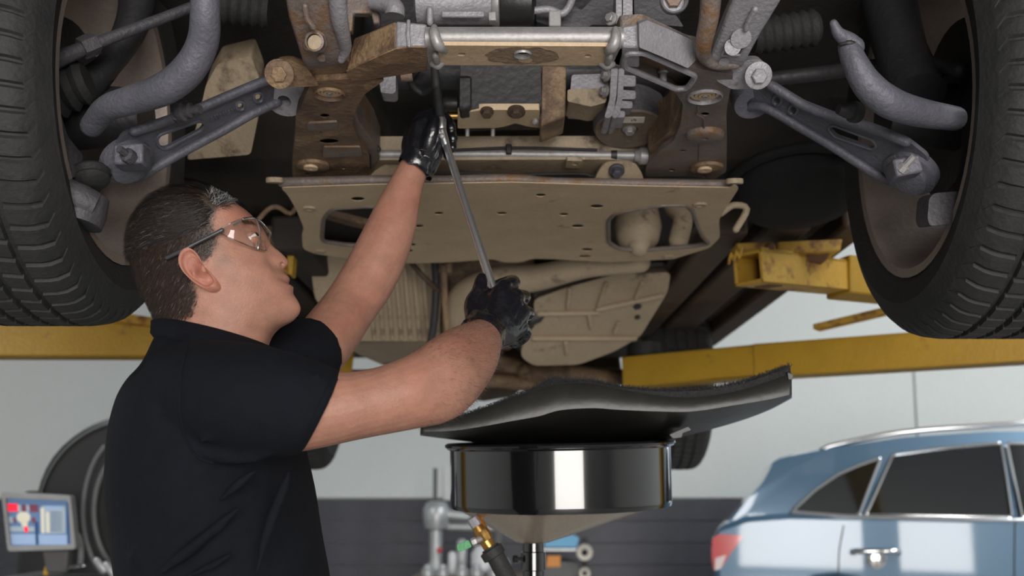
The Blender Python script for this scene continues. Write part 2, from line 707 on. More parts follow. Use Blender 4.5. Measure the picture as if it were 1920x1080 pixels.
struct('floor', box((0, 2.5, -0.05), (16, 15.4, 0.1)), 'concrete', 'grey concrete workshop floor under the raised vehicle')
struct('ceiling', box((0, 2.5, 5.05), (16, 15.4, 0.1)), 'ceiling_paint', 'pale workshop ceiling high above the raised vehicle')
struct('wall_left', box((-7.55, 2.5, 2.5), (0.1, 15, 5)), 'wall_white', 'white painted side wall by the wheel balancer')
struct('wall_right', box((7.55, 2.5, 2.5), (0.1, 15, 5)), 'wall_white', 'white painted side wall ahead of the blue car')
struct('wall_front', box((0, -5.05, 2.5), (15, 0.1, 5)), 'wall_white', 'white workshop wall behind the photographer')
wb = struct('wall_back', box((0, WD + 0.15, 2.5), (15.2, 0.2, 5)), 'wall_white', 'white back wall with a black painted lower half')
seamx = PD(1713, 700, WD).x
xs = [-7.5, seamx - 6.2, seamx, 7.5]
for i in range(3):
    build('wall_panel', *box(((xs[i] + xs[i + 1]) / 2, WD + 0.03, 3.115), (xs[i + 1] - xs[i] - 0.02, 0.06, 3.77)), 'wall_white', wb, bevel=0.008)
ztop = PD(960, 936, WD).z
for i in range(6):
    hgt = 0.2
    z = ztop - hgt * (i + 0.5)
    build('plank', *box((0, WD + 0.025, z), (15, 0.05 + 0.008 * (i % 2), hgt - 0.008)), 'wall_black', wb, bevel=0.006)

# ------------------------------------------------------------------ blue car behind
CA = 0.20                                # the car stands turned a little towards the viewer
cdir, cnor = Vector((math.cos(CA), -math.sin(CA), 0)), Vector((math.sin(CA), math.cos(CA), 0))
C0 = PD(1335, 1000, 6.6)
C0.z = 0


def tz(px, py):                          # pixel to (length from the tail, height) on the near side
    if px > 1920:
        px = 1920 + (px - 1920) * 1.3
    r = ray(px, py)
    O = Vector((0, 0, CH))
    p = O + r * ((C0 - O).dot(cnor) / r.dot(cnor))
    return ((p - C0).dot(cdir), p.z)


def cp(off=0.0):
    return lambda t, z: C0 + cdir * t + cnor * off + Vector((0, 0, z))


car = thing('car', 'blue sport utility car with chrome window trim parked by the back wall', 'car', C0 + cdir * 2.3 + cnor * 0.95)
RW, FW = tz(1566, 1080)[0], 3.72


def arch(t0, r, n=14):
    th0 = math.asin((0.36 - 0.27) / r)
    return [(t0 + r * math.cos(a), 0.36 + r * math.sin(a)) for a in [-th0 + (PI + 2 * th0) * k / n for k in range(n + 1)]]


low = [tz(*p) for p in [(1336, 1062), (1333, 1030), (1336, 1008), (1350, 985), (1400, 968), (1480, 962), (1700, 966), (1920, 971)]]
zb = tz(1920, 971)[1]
low += [(3.2, zb), (3.5, zb + 0.02), (4.1, zb - 0.06), (4.5, zb - 0.16), (4.66, zb - 0.35), (4.7, 0.5), (4.62, 0.27)] + arch(FW, 0.41) + arch(RW, 0.41) + [(0.12, 0.27), (0.03, 0.45)]
build('body', *slab(low, cp(0), cnor * 1.9), 'car_blue', car, bevel=0.05, seg=4)
gh = [tz(*p) for p in [(1352, 992), (1398, 940), (1430, 905), (1446, 876), (1450, 866), (1476, 855), (1560, 838), (1700, 817), (1860, 806)]]
zr = gh[-1][1]
gh = rnd(gh + [(2.1, zr + 0.0), (2.6, zr - 0.05), (3.0, zr - 0.25), (3.52, zb)], 0.03)


def leanf(off, side):
    def f(t, z):
        k = max(0, z - zb)
        return C0 + cdir * t + cnor * (off + side * (k * 0.22 + k * k * 0.1)) + Vector((0, 0, z))
    return f


V, Fc = slab(gh, leanf(0.03, 1), (0, 0, 0))
n = len(V) // 2
V2, _ = slab(gh, leanf(1.87, -1), (0, 0, 0))
build('roof', V[:n] + V2[:n], Fc, 'car_blue', car, bevel=0.03, seg=3)
NG, FG = leanf(0.018, 1), leanf(1.882, -1)
wins = [('quarter_window', [tz(*p) for p in [(1487, 957), (1530, 918), (1575, 888), (1612, 872), (1656, 857), (1610, 966), (1492, 962)]]),
        ('door_window', [tz(*p) for p in [(1680, 851), (1780, 838), (1887, 829), (1898, 970), (1623, 966)]])]
t1_ = tz(1902, 900)[0]
wins.append(('door_window', [(t1_, zr - 0.075), (2.2, zr - 0.08), (2.55, zr - 0.13), (2.9, zr - 0.3), (3.3, zb), (t1_ + 0.03, zb)]))
for nm, pl in wins:
    pl = rnd(pl, 0.02)
    wv = build(nm, *slab(pl, NG, cnor * 0.03), 'car_glass', car, smooth=30)
    build('chrome_trim', *tube([NG(*p) - cnor * 0.004 for p in pl], 0.010, 8, 1, closed=True), 'chrome', wv)
    build(nm, *slab(pl, FG, cnor * -0.03), 'car_glass', car, smooth=30)
build('rear_window', *slab([(0.3, 0), (1.6, 0), (1.45, 1), (0.45, 1)], lambda a, b: C0 + cnor * a + cdir * (gh[6][0] * 0 + 0.225 + 0.20 * b) + Vector((0, 0, zb + 0.10 + 0.24 * b)), cdir * 0.05), 'car_glass', car)
mb = MB()
mb.add(tube([NG(*tz(x, y)) - cnor * 0.012 for x, y in [(1484, 960), (1600, 968), (1760, 972), (1920, 975)]] + [NG(3.3, zb) - cnor * 0.012], 0.014, 8, 4))
mb.build('belt_trim', 'chrome', car)
sp_ = rnd([tz(*p) for p in [(1447, 868), (1462, 858), (1500, 848), (1540, 841), (1530, 852), (1490, 864), (1466, 874)]], 0.01)
build('spoiler', *slab(sp_, cp(0.14), cnor * 1.62), 'car_blue', car, bevel=0.008)
for off in (0.2, 1.7):
    rr = [C0 + cdir * tz(x, y)[0] + cnor * off + Vector((0, 0, tz(x, y)[1])) for x, y in [(1545, 842), (1575, 831), (1700, 807), (1860, 795)]] + [C0 + cdir * 2.2 + cnor * off + Vector((0, 0, zr + 0.05)), C0 + cdir * 2.6 + cnor * off + Vector((0, 0, zr - 0.04))]
    build('roof_rail', *tube(rr, 0.018, 10, 4, 'round'), 'chrome', car)
tl = rnd([tz(*p) for p in [(1334, 1046), (1335, 1010), (1347, 1001), (1394, 1004), (1385, 1018), (1364, 1046), (1352, 1066), (1338, 1070)]], 0.015)
t1 = build('tail_light', *slab(tl, cp(-0.012), cnor * 0.34 - cdir * 0.012), 'tail_red', car, bevel=0.015)
build('reversing_lens', *slab(rnd([tz(*p) for p in [(1341, 1046), (1362, 1040), (1352, 1066), (1340, 1070)]], 0.012), cp(-0.02), cnor * 0.02), 'tail_white', t1, bevel=0.004)
for ht in (tz(1642, 1036)[0], tz(1642, 1036)[0] + 1.05):
    hz = tz(1642, 1034)[1]
    P_ = lambda dt, dz, o: C0 + cdir * (ht + dt) + Vector((0, 0, hz + dz)) + cnor * o
    h = build('door_handle', *tube([P_(-.13, -.01, 0.005), P_(-.11, 0, -.035), P_(.10, .004, -.04), P_(.13, -.008, 0.005)], 0.016, 10, 4, 'round'), 'chrome', car)
    build('handle_cup', *lathe([(0.0, 0.0), (0.05, 0.0), (0.06, 0.006), (0.05, 0.010)], P_(0, -.045, 0.006), -cnor, 20), 'chrome', h)
for a, b in (((1582, 985), (1572, 1078)), ((1903, 975), (1908, 1190))):
    A_, B_ = tz(*a), tz(*b)
    build('door_gap', *tube([cp(-0.001)(*A_), cp(-0.001)((A_[0] + B_[0]) / 2 - 0.01, (A_[1] + B_[1]) / 2), cp(-0.001)(*B_)], 0.004, 6, 3), 'plastic_black', car)
for t0 in (RW, FW):
    for off in (0.02, 1.66):
        c = C0 + cdir * t0 + cnor * off + Vector((0, 0, 0.361))
        wh = build('wheel', *lathe([(0.22, 0.0), (0.33, 0.0), (0.355, 0.03), (0.36, 0.06), (0.36, 0.17), (0.355, 0.2), (0.33, 0.22), (0.22, 0.22)], c, cnor, 40, True), 'rubber', car)
        build('rim', *lathe([(0.0, 0.04), (0.07, 0.03), (0.2, 0.05), (0.225, 0.02), (0.225, 0.2), (0.0, 0.2)], c, cnor, 30), 'silver_paint', wh)

# ------------------------------------------------------------------ wheel balancer (left, behind the mechanic)
ED = 5.0
bal = thing('wheel_balancer', 'dark wheel balancer with a rounded tyre hood beside the back wall', 'machine', (PD(230, 1000, ED).x, ED + 0.2, 0))
hc = PD(235, 955, ED)
HR = 176 * mp(ED)
arcp = [(hc.x + HR * math.cos(t), hc.z + HR * math.sin(t)) for t in [PI * 0.08 + (PI * 0.98) * k / 26 for k in range(27)]]


def hood_ring(rr, y):
    return [Vector((hc.x + rr * math.cos(t), y, hc.z + rr * math.sin(t))) for t in [PI * 0.05 + PI * 1.05 * k / 30 for k in range(31)]]


V, Fc = loft([hood_ring(HR * 0.93, ED + 0.02), hood_ring(HR, ED + 0.05), hood_ring(HR, ED + 0.3), hood_ring(HR * 0.9, ED + 0.3)], closed_ring=False)
build('hood_rim', V, Fc, 'machine_grey', bal)
V, Fc = slab([(235 + 168 * math.cos(t), 955 - 168 * math.sin(t)) for t in [2 * PI * k / 40 for k in range(40)]], onD(ED + 0.03), (0, 0.27, 0))
build('tyre_hood', V, Fc, 'machine_black', bal, bevel=0.01)
build('hood_latch', *slab([(219, 772), (262, 770), (262, 830), (212, 830)], onD(ED - 0.01), (0, 0.3, 0)), 'machine_black', bal, bevel=0.008)
build('cabinet', *box((PD(180, 1000, ED).x, ED + 0.45, 0.42), (0.95, 0.55, 0.84)), 'machine_black', bal, bevel=0.03)
build('column', *box((PD(90, 1000, ED).x, ED + 0.38, 0.85), (0.5, 0.3, 0.85)), 'machine_black', bal, bevel=0.03)
for r, dy in ((118, -0.02), (150, -0.015)):
    pts = [PD(250 + r * 0.62 * math.cos(t), 960 + r * math.sin(t), ED + dy) for t in [PI * 0.55 + PI * 0.75 * k / 12 for k in range(13)]]
    build('hood_rib', *tube(pts, 0.012, 8, 3, 'round'), 'machine_grey', bal)
pts = [PD(x, y, ED - 0.1) for x, y in [(139, 998), (148, 1008), (152, 1025), (152, 1045), (150, 1066)]]
build('corrugated_hose', *tube(catmull(pts, 10), [0.011 + 0.003 * (k % 2) for k in range(41)], 10, 1), 'silver_paint', bal)
TZ = PD(100, 1083, ED - 0.25).z
build('weight_tray', *box((PD(120, 1075, ED - 0.1).x, ED - 0.02, TZ - 0.02), (0.52, 0.55, 0.03)), 'machine_grey', bal, bevel=0.006)

SD = 4.72
mon = thing('monitor', 'flat display with blue measuring screen mounted on the wheel balancer', 'monitor', PD(72, 1032, SD))
build('bezel', *slab(rnd([(2, 922), (132, 929), (142, 1030), (14, 1034)], 7), onD(SD), (0, 0.05, 0), [rnd([(10, 934), (127, 939), (133, 1021), (19, 1024)], 4)]),
      'machine_light', mon, bevel=0.005)
build('housing', *slab(rnd([(6, 926), (130, 932), (138, 1026), (16, 1030)], 6), onD(SD + 0.03), (0, 0.05, 0)), 'machine_black', mon, bevel=0.01)
build('monitor_foot', *slab([(78, 1032), (128, 1031), (124, 1074), (86, 1074)], onD(SD + 0.05), (0, 0.06, 0)), 'machine_grey', mon, bevel=0.008)
scr = build('screen', *slab([(10, 934), (127, 939), (133, 1021), (19, 1024)], onD(SD + 0.018), (0, 0.01, 0)), 'scr_blue', mon)


def ui(pl, m, d=0.002):
    build('screen_graphic', *slab(pl, onD(SD + 0.018 - d), (0, 0.001, 0)), m, scr)


def q(x0, y0, x1, y1, m, d=0.002):
    ui([(x0, y0), (x1, y0 + 0.6), (x1 + 1, y1), (x0 + 1.2, y1)], m, d)


q(14, 944, 33, 959, 'scr_red'); q(40, 946, 48, 960, 'scr_maroon'); q(55, 946, 71, 960, 'scr_maroon')
q(33, 946, 39, 960, 'scr_grey'); q(49, 946, 54, 960, 'scr_grey')
ui(ell(44, 970, 13, 11, 16), 'scr_cream'); ui(ell(46, 982, 6, 8, 12), 'scr_cream')
q(14, 969, 26, 980, 'scr_grey'); q(24, 970, 29, 981, 'scr_maroon'); q(59, 970, 66, 981, 'scr_maroon')
q(14, 987, 64, 997, 'scr_grey'); q(45, 987, 52, 998, 'scr_red', 0.003)
q(14, 1001, 66, 1021, 'scr_light'); q(72, 1002, 126, 1021, 'scr_light'); q(66, 978, 71, 1021, 'scr_dark', 0.003); q(125, 942, 129, 1020, 'scr_dark', 0.003)
q(78, 948, 122, 1000, 'scr_grey'); q(76, 952, 82, 1000, 'scr_cream', 0.003); q(86, 960, 92, 999, 'scr_cream', 0.003); q(84, 948, 116, 956, 'scr_light', 0.003)
for i in range(7):
    q(94, 960 + i * 5.5, 116, 962 + i * 5.5, 'scr_dark', 0.003)

TR = ED - 0.16
p = thing('pliers', 'wheel weight pliers with dark red grips lying on the balancer tray', 'pliers', PD(120, 1072, ED - 0.22))
build('grip', *tube([PD(110, 1070, TR), PD(138, 1064, TR)], 0.011, 10, 1, 'round'), 'scr_maroon', p)
build('jaw', *tube([PD(136, 1065, TR), PD(157, 1061, TR)], [0.013, 0.011], 10, 1, 'round'), 'chrome', p)
for i, (x, y, m, r) in enumerate([(88, 1069, 'yellow_plastic', 5), (99, 1064, 'yellow_plastic', 5.5)]):
    c = PD(x, y, ED - 0.2)
    tag(build('valve_cap', *lathe([(r * mp(ED), -0.02), (r * mp(ED) * 1.05, -0.012), (r * mp(ED), 0.014), (r * mp(ED) * 0.6, 0.018)], c, (0.2, 0, 1), 12), m),
        'small yellow plastic cap standing beside the pliers on the balancer tray', 'cap', 'yellow caps on the tray')
for i, (x, y) in enumerate([(192, 1068), (210, 1076)]):
    c = PD(x, y - 3, ED - 0.2) + Vector((0, -0.02, 0.012))
    tag(build('wheel_weight', *tube([c + Vector((-0.02, 0, 0.02)), c + Vector((0.015, 0.0, -0.02))], [0.016, 0.018], 10, 1, 'round', flat=0.7), 'silver_paint'),
        'silver clip-on wheel weight at the dark hood of the balancer', 'wheel weight', 'wheel weights on the balancer')

# ------------------------------------------------------------------ bench with machines (centre, far)
QD = 8.6
def QZ(y): return PD(900, y, QD).z
bench = thing('workbench', 'low wooden workbench against the black lower wall', 'workbench', (PD(893, 1000, QD).x, QD + 0.3, 0))
bt = 0.62
build('bench_top', *box((PD(893, 1000, QD).x, QD + 0.3, bt - 0.03), (1.02, 0.7, 0.06)), 'wood_bench', bench, bevel=0.006)
for sx in (-0.46, 0.46):
    for sy in (0.02, 0.58):
        build('leg', *box((PD(893, 1000, QD).x + sx, QD + sy, (bt - 0.06) / 2), (0.07, 0.07, bt - 0.06)), 'wood_bench', bench, bevel=0.005)
k = mp(QD)
br = thing('brake_lathe', 'silver brake lathe with a grey column on the workbench', 'machine', (PD(818, 1040, QD).x, QD + 0.30, bt))
c = PD(818, 965, QD + 0.30)
build('head', *lathe([(8 * k, -30 * k), (22 * k, -26 * k), (26 * k, -10 * k), (25 * k, 10 * k), (19 * k, 22 * k), (10 * k, 26 * k)], c, (0, 0, 1), 24), 'silver_paint', br)
build('spindle', *tube([c + Vector((-0.05, -0.02, 0.02)), c + Vector((0.25, 0.0, -0.02))], [0.055, 0.035], 14, 1, 'round'), 'silver_paint', br)
build('base', *lathe([(17 * k, bt - c.z), (16 * k, bt - c.z + 0.05), (12 * k, bt - c.z + 0.12), (13 * k, -20 * k)], c, (0, 0, 1), 20), 'silver_paint', br)
build('switch', *box(PD(824, 1032, QD + 0.21), (9 * k, 0.03, 10 * k)), 'red_plastic', br, bevel=0.004)
build('lamp_post', *box(PD(816, 908, QD + 0.34), (8 * k, 8 * k, 62 * k)), 'machine_grey', br, bevel=0.005)
build('bar', *tube([PD(838, 988, QD + 0.34), PD(940, 990, QD + 0.34)], 8 * k, 12, 1), 'silver_paint', br)
build('bar_stand', *box(((PD(935, 990, QD + 0.34).x), QD + 0.34, (bt + PD(935, 990, QD + 0.34).z) / 2), (0.05, 0.06, PD(935, 990, QD + 0.34).z - bt)), 'machine_grey', br, bevel=0.004)
tb = thing('tool_cart', 'dark tool cart with blue lid and orange label beside the workbench', 'tool cart', (PD(1050, 1060, QD).x, QD + 0.1, 0))
build('body', *box((PD(1052, 1040, QD).x, QD + 0.2, 0.37), (66 * k, 0.5, 0.74)), 'machine_grey', tb, bevel=0.01)
build('worktop', *box((PD(1052, 1028, QD).x, QD + 0.2, PD(1050, 1030, QD).z), (72 * k, 0.54, 5 * k)), 'silver_paint', tb, bevel=0.004)
build('lid', *slab(rnd([(1020, 1026), (1024, 1012), (1076, 1004), (1086, 1008), (1082, 1026)], 3), onD(QD), (0, 0.4, 0)), 'blue_plastic', tb, bevel=0.01)
build('label', *slab([(1026, 1042), (1051, 1042), (1050, 1063), (1025, 1063)], onD(QD - 0.055), (0, 0.004, 0)), 'orange_label', tb)
for cy, r in ((1036, 14), (1075, 10)):
    g = PD(1096, cy, QD - 0.1)
    o = lathe([(r * 0.45 * k, 0.0), (r * 0.45 * k, -0.02), (r * k, -0.03), (r * 1.1 * k, 0.0), (r * k, 0.03), (r * 0.45 * k, 0.02)], g, (0, 1, 0), 24, True)
    build('hose_reel', *o, 'label_pale', tb)
build('reel_bracket', *box((PD(1096, 1050, QD).x, QD - 0.02, 0.55), (0.04, 0.06, 0.75)), 'machine_black', tb, bevel=0.004)
for i, (x, y, r, m, lb) in enumerate([
        (866, 1020, 10, 'silver_paint', 'silver funnel lying under the lathe bar'), (848, 1042, 8, 'white_plastic', 'white round filter beside the lathe base'),
        (905, 1045, 22, 'white_plastic', 'large white canister standing below the lathe bar'), (945, 1058, 12, 'machine_light', 'grey can beside the large white canister')]):
    cc = PD(x, y, QD + 0.22)
    rr = r * k
    tag(build(['funnel', 'oil_filter', 'canister', 'can'][i], *lathe([(rr * 0.75, bt - cc.z + 0.001), (rr, bt - cc.z + 0.02), (rr, 0.3 * rr), (rr * 0.6, 0.9 * rr), (rr * 0.3, rr)], cc, (0, 0, 1), 18), m), lb, ['funnel', 'filter', 'canister', 'can'][i])
for i, x in enumerate((802, 830, 866, 894, 926)):
    cc = PD(x, 1072, QD + 0.05)
    tag(build('brake_rotor', *lathe([(0.03, bt - cc.z + 0.0), (13 * k, bt - cc.z), (13 * k, bt - cc.z + 0.05), (8 * k, bt - cc.z + 0.06), (7 * k, bt - cc.z + 0.09), (0.03, bt - cc.z + 0.09)], cc, (0, 0, 1), 22, True), 'silver_paint'),
        'small silver brake rotor lying at the front of the workbench', 'brake rotor', 'brake rotors along the bench front')
tag(build('paper_sheet', *box(PD(845, 905, WD - 0.01), (0.13, 0.004, 0.32)), 'white_plastic'), 'pale paper sheet on the white wall above the lathe', 'paper')

# ------------------------------------------------------------------ two-post lift
lift = thing('vehicle_lift', 'yellow two post vehicle lift with four telescopic arms under the raised vehicle', 'vehicle lift', (0, 3.3, 0))
for sx in (-1, 1):
    px = 2.02 * sx - 0.06
    build('post', *box((px, 3.35, 1.9), (0.28, 0.34, 3.8)), 'yellow', lift, bevel=0.01)
    build('post_base', *box((px, 3.35, 0.015), (0.5, 0.6, 0.03)), 'yellow', lift, bevel=0.004)
    build('carriage', *box((px - 0.0 * sx, 3.33, 1.82), (0.36, 0.46, 0.5)), 'black_metal', lift, bevel=0.01)


def arm(A, B, tip, hh, wd, m1='yellow', m2='yellow_worn', sc=0.78):
    A, B, tip = Vector(A), Vector(B), Vector(tip)
    a = build('arm', *beam(A, B, wd, hh), m1, lift, bevel=0.006)
    d = (tip - B).normalized()
    s = d.cross(Vector((0, 0, 1))).normalized()
    u = s.cross(d)
    t = 0.010
    h2, w2 = hh * sc, wd * sc
    B2 = B - d * 0.05
    mb = MB()
    for off, sz in ((u * (h2 / 2 - t / 2), (w2, t)), (u * (-h2 / 2 + t / 2), (w2, t)), (s * (w2 / 2 - t / 2), (t, h2)), (s * (-w2 / 2 + t / 2), (t, h2))):
        L = (tip - B2).length
        mb.add(box((B2 + tip) / 2 + off, (L, sz[0], sz[1]), (d, s, u)))
    mb.build('inner_tube', m2, a, bevel=0.002)
    return a, d, s, u


# near right arm (square tube end open towards the vehicle)
e1 = PD(1402, 502, 2.82)
b1 = PD(1570, 520, 3.12)
a1 = Vector((1.80, 3.40, b1.z - 0.02))
ar, d, s, u = arm(a1, b1, e1, 0.115, 0.12)
build('tube_cover', *beam(e1 + u * 0.047 - d * 0.02, e1 + u * 0.047 - d * 0.17, 0.075, 0.012), 'yellow_worn', ar, bevel=0.003)
build('slot', *beam(e1 - u * 0.046 - d * 0.06, e1 - u * 0.046 - d * 0.12, 0.05, 0.003), 'rust', ar)
build('pad_bracket', *slab([(1381, 455), (1448, 453), (1455, 462), (1452, 476), (1386, 477)], onD(2.84), (0, 0.09, 0)), 'yellow_worn', ar, bevel=0.004)
build('pad_bracket', *slab([(1458, 453), (1580, 448), (1576, 470), (1540, 473), (1458, 474)], onD(2.9), (0, 0.1, 0)), 'yellow_worn', ar, bevel=0.004)
build('pad_web', *slab([(1500, 474), (1560, 470), (1548, 490), (1505, 490)], onD(2.93), (0, 0.06, 0)), 'rust', ar, bevel=0.003)
hexbolt('bolt', PD(1442, 465, 2.835), (0, -1, 0), 0.010, 0.012, 'rust', ar)
sp = [PD(1366 + i * 5, 470 - i * 3 + (8 if i % 2 else 26), 2.8) for i in range(6)]
build('spring', *tube(sp, 0.004, 6, 3), 'yellow_worn', ar)
# far right arm
t2, q2 = PD(1178, 701, 4.08), PD(1420, 680, 3.85)
arm((1.80, 3.38, CH + 0.49), q2, t2, 0.122, 0.13, m2='yellow', sc=0.96)
ar2 = lift.children[-1]
build('stiffener', *beam(PD(1530, 615, 3.62), PD(1690, 577, 3.45), 0.06, 0.02), 'yellow_worn', ar2, bevel=0.003)
build('lift_pad', *lathe([(0.055, 0), (0.06, 0.01), (0.06, 0.05), (0.03, 0.055)], PD(1210, 668, 4.05), (0, 0, 1), 20), 'rubber', ar2)
# far left arm
arm((-1.92, 3.40, CH + 0.50), PD(330, 640, 3.75), PD(650, 690, 4.08), 0.122, 0.13, m2='yellow', sc=0.96)
ar3 = lift.children[-1]
build('stiffener', *beam(PD(205, 594, 3.55), PD(330, 612, 3.7), 0.06, 0.03), 'yellow_worn', ar3, bevel=0.003)
# near left arm
e4, b4 = PD(528, 478, 2.85), PD(400, 505, 3.1)
ar4, d, s, u = arm((-1.92, 3.36, b4.z), b4, e4, 0.115, 0.12)
build('pad_bracket', *slab([(505, 446), (549, 446), (549, 468), (505, 468)], onD(2.84), (0, 0.1, 0)), 'yellow', ar4, bevel=0.004)
build('pad_web', *slab([(538, 468), (552, 468), (548, 515), (541, 515)], onD(2.86), (0, 0.05, 0)), 'yellow', ar4, bevel=0.003)

# ------------------------------------------------------------------ raised vehicle (underside)
veh = thing('vehicle', 'raised sport utility vehicle seen from below with dusty beige front subframe', 'vehicle', (0, 3.2, CH + 0.1))
S0 = 0.665
SUB = onZ(S0)

# body shell and floor, kept above the running gear
bs = MB()
prof = [(0.75, 0.95), (0.72, 1.25), (0.95, 1.42), (1.75, 1.50), (2.35, 1.95), (5.0, 1.95), (5.55, 1.5), (5.6, 0.95), (5.3, 0.80), (2.5, 0.80), (2.35, 0.95)]
ring = lambda X, k: [Vector((X * (1 - 0.22 * max(0, z - 1.45)) - 0.04 * (y - 2) + 0.0, y, CH + z - 0.035 * (y - 2.0))) for y, z in prof]
V, Fc = loft([ring(x, 0) for x in (-0.95, -0.4, 0.4, 0.95)])
body = build('body_shell', V, Fc, 'underbody', veh, bevel=0.03)
# fender liners behind the wheels
for sx, c in ((1, (1495, 362, 2.5)), (-1, (330, 420, 2.5))):
    cc = PD(*c)
    build('wheel_liner', *lathe([(0.155, 0.0), (0.153, -0.03), (0.135, -0.05), (0.08, -0.062), (0.0001, -0.066)], cc + Vector((0, 0, 0.02)), (0, 0.25, 1), 32), 'liner', veh)
    build('liner_rim', *tube([cc + Vector((0.165 * math.cos(t), 0.165 * math.sin(t), 0.02 - 0.04 * math.sin(t))) for t in [2 * PI * k / 24 for k in range(24)]], 0.014, 8, 1, closed=True), 'liner', veh)
# sills and floor rails
for pts, r, m in (([(1612, 428, 2.9), (1322, 650, 4.6)], (0.09, 0.11), 'brown_dark'), ([(1480, 430, 2.85), (1250, 640, 4.5)], (0.13, 0.07), 'brown_dark'), ([(1370, 440, 2.8), (1190, 640, 4.4)], (0.1, 0.10), 'brown_dark'),
                  ([(300, 440, 2.9), (560, 660, 4.6)], (0.1, 0.11), 'brown_dark'), ([(430, 440, 2.85), (640, 650, 4.5)], (0.12, 0.08), 'underbody'), ([(540, 470, 2.8), (700, 640, 4.4)], (0.1, 0.1), 'underbody')):
    A, B = PD(*pts[0]), PD(*pts[1])
    build('floor_rail', *beam(A + Vector((0, 0, r[1] / 2)), B + Vector((0, 0, r[1] / 2)), r[0], r[1]), m, veh, bevel=0.012)
    build('rail_flange', *beam(A + Vector((-0.06, 0, 0.06)), B + Vector((-0.06, 0, 0.06)), 0.03, 0.02), 'brown_dark', veh, bevel=0.004)

# --- front cross beam: rounded silver front, beige underside
xa, xb = 800, 1166
yb0 = PZ(960, 85, S0).y
yb1 = PZ(960, 123, S0).y
ztp = PD(960, 47, yb0).z
zb_ = CH + S0
rg = []
for px in (xa, xb):
    X = (PZ(px, 100, S0)).x
    ringp = [(yb1, zb_), (yb0 + 0.012, zb_)]
    for k in range(9):
        t = k / 8 * PI / 2
        ringp.append((yb0 + 0.012 - 0.016 * math.sin(t), zb_ + 0.016 - 0.016 * math.cos(t)))
    ringp += [(yb0 - 0.004, ztp - 0.012), (yb0 + 0.006, ztp), (yb1, ztp)]
    rg.append([Vector((X, y, z)) for y, z in ringp])
cbm = build('cross_beam', *loft(rg), 'steel', veh, smooth=50)
hl = [ell(865, 102, 8, 3.2, 12), ell(1102, 105, 7, 3, 12), ell(980, 100, 13, 6.5, 16)]
build('beam_plate', *slab([(822, 85), (1140, 87), (1138, 123), (822, 122)], onZ(S0 - 0.004), (0, 0, 0.006), hl), 'beige', cbm)
build('grommet', *lathe([(0.0085, 0.002), (0.013, -0.004), (0.014, -0.001), (0.0135, 0.004)], PZ(980, 100, S0 - 0.004), (0, 0, 1), 20, True), 'steel', cbm)
for pts in ([(814, 52, 1.499), (814, 62, 1.497), (818, 76, 1.497), (824, 87, 1.503), (834, 95, 1.526)], [(1154, 56, 1.499), (1155, 68, 1.497), (1152, 82, 1.497), (1146, 91, 1.505), (1138, 97, 1.528)],
            [(812, 120, 1.572), (821, 121, 1.570), (829, 118, 1.570)], [(1128, 119, 1.570), (1138, 122, 1.570), (1148, 120, 1.572)], [(817, 104, 1.536), (819, 116, 1.560)], [(1143, 106, 1.538), (1139, 118, 1.562)]):
    build('weld_bead', *tube([PD(*p) for p in pts], [0.0055] + [0.0085] * (len(pts) - 2) + [0.0055], 10, 4, 'round'), 'steel', cbm)
st_ = [(978 + 68 * math.cos(t) * (1 + 0.18 * mnoise.noise(Vector((math.cos(t) * 2, math.sin(t) * 2, 3)))), 105 + 17 * math.sin(t) * (1 + 0.3 * mnoise.noise(Vector((math.cos(t) * 3, math.sin(t) * 3, 8))))) for t in [2 * PI * k / 60 for k in range(60)]]
st_ = [(x, max(88, min(121.5, y))) for x, y in st_]
build('oil_stain', *slab(st_, onZ(S0 - 0.0045), (0, 0, 0.0004), [ell(980, 100, 14, 7, 16), ell(985, 113, 14, 5, 12)]), 'beam_stain', cbm)

# --- left bracket (brown box arm from beam to subframe) and right bracket
def sect(ft, fb, bb, Df):
    a, b = PD(ft[0], ft[1], Df), PD(fb[0], fb[1], Df)
    c = PZ(bb[0], bb[1], b.z - CH)
    return [a, b, c, Vector((c.x, c.y, a.z))]


lb = build('beam_bracket', *loft([sect((801, 44), (801, 87), (801, 131), 1.517), sect((770, 41), (770, 87), (770, 136), 1.517), sect((742, 38), (742, 90), (742, 141), 1.52)]), 'alu', veh, bevel=0.004)
build('beam_bracket_arm', *loft([sect((743, 38), (743, 91), (743, 140), 1.521), sect((700, 56), (700, 108), (700, 147), 1.552), sect((664, 70), (649, 132), (660, 151), 1.60)]), 'brown', veh, bevel=0.004)
build('bracket_seam', *tube([PD(766, 40, 1.513), PD(765, 62, 1.511), PD(767, 86, 1.513)], 0.003, 8, 3, 'round'), 'alu', lb)
fl = []
for sc_ in (sect((801, 44), (801, 87), (801, 131), 1.517), sect((770, 41), (770, 87), (770, 136), 1.517), sect((742, 38), (742, 90), (742, 141), 1.52), sect((700, 56), (700, 108), (700, 147), 1.552), sect((664, 70), (649, 132), (660, 151), 1.60)):
    d_ = Vector((0, 0, -0.0016))
    fl.append([sc_[1] + d_, sc_[2] + d_, sc_[2] - d_ * 0.5, sc_[1] - d_ * 0.5])
build('bracket_floor', *loft(fl), 'brown', lb, bevel=0.001)
rb = build('beam_bracket', *loft([sect((1165, 48), (1165, 88), (1165, 125), 1.512), sect((1199, 43), (1199, 88), (1199, 128), 1.512)]), 'alu', veh, bevel=0.004)
gus = plane3((1200, 88, 1.502), (1216, 40, 1.502), (1292, 122, 1.574))
build('gusset', *slab(rnd([(1198, 44), (1214, 38), (1250, 53), (1300, 76), (1304, 114), (1290, 128), (1240, 106), (1199, 89)], 2), gus, (0, 0.05, 0.03)), 'alu', veh, bevel=0.005)

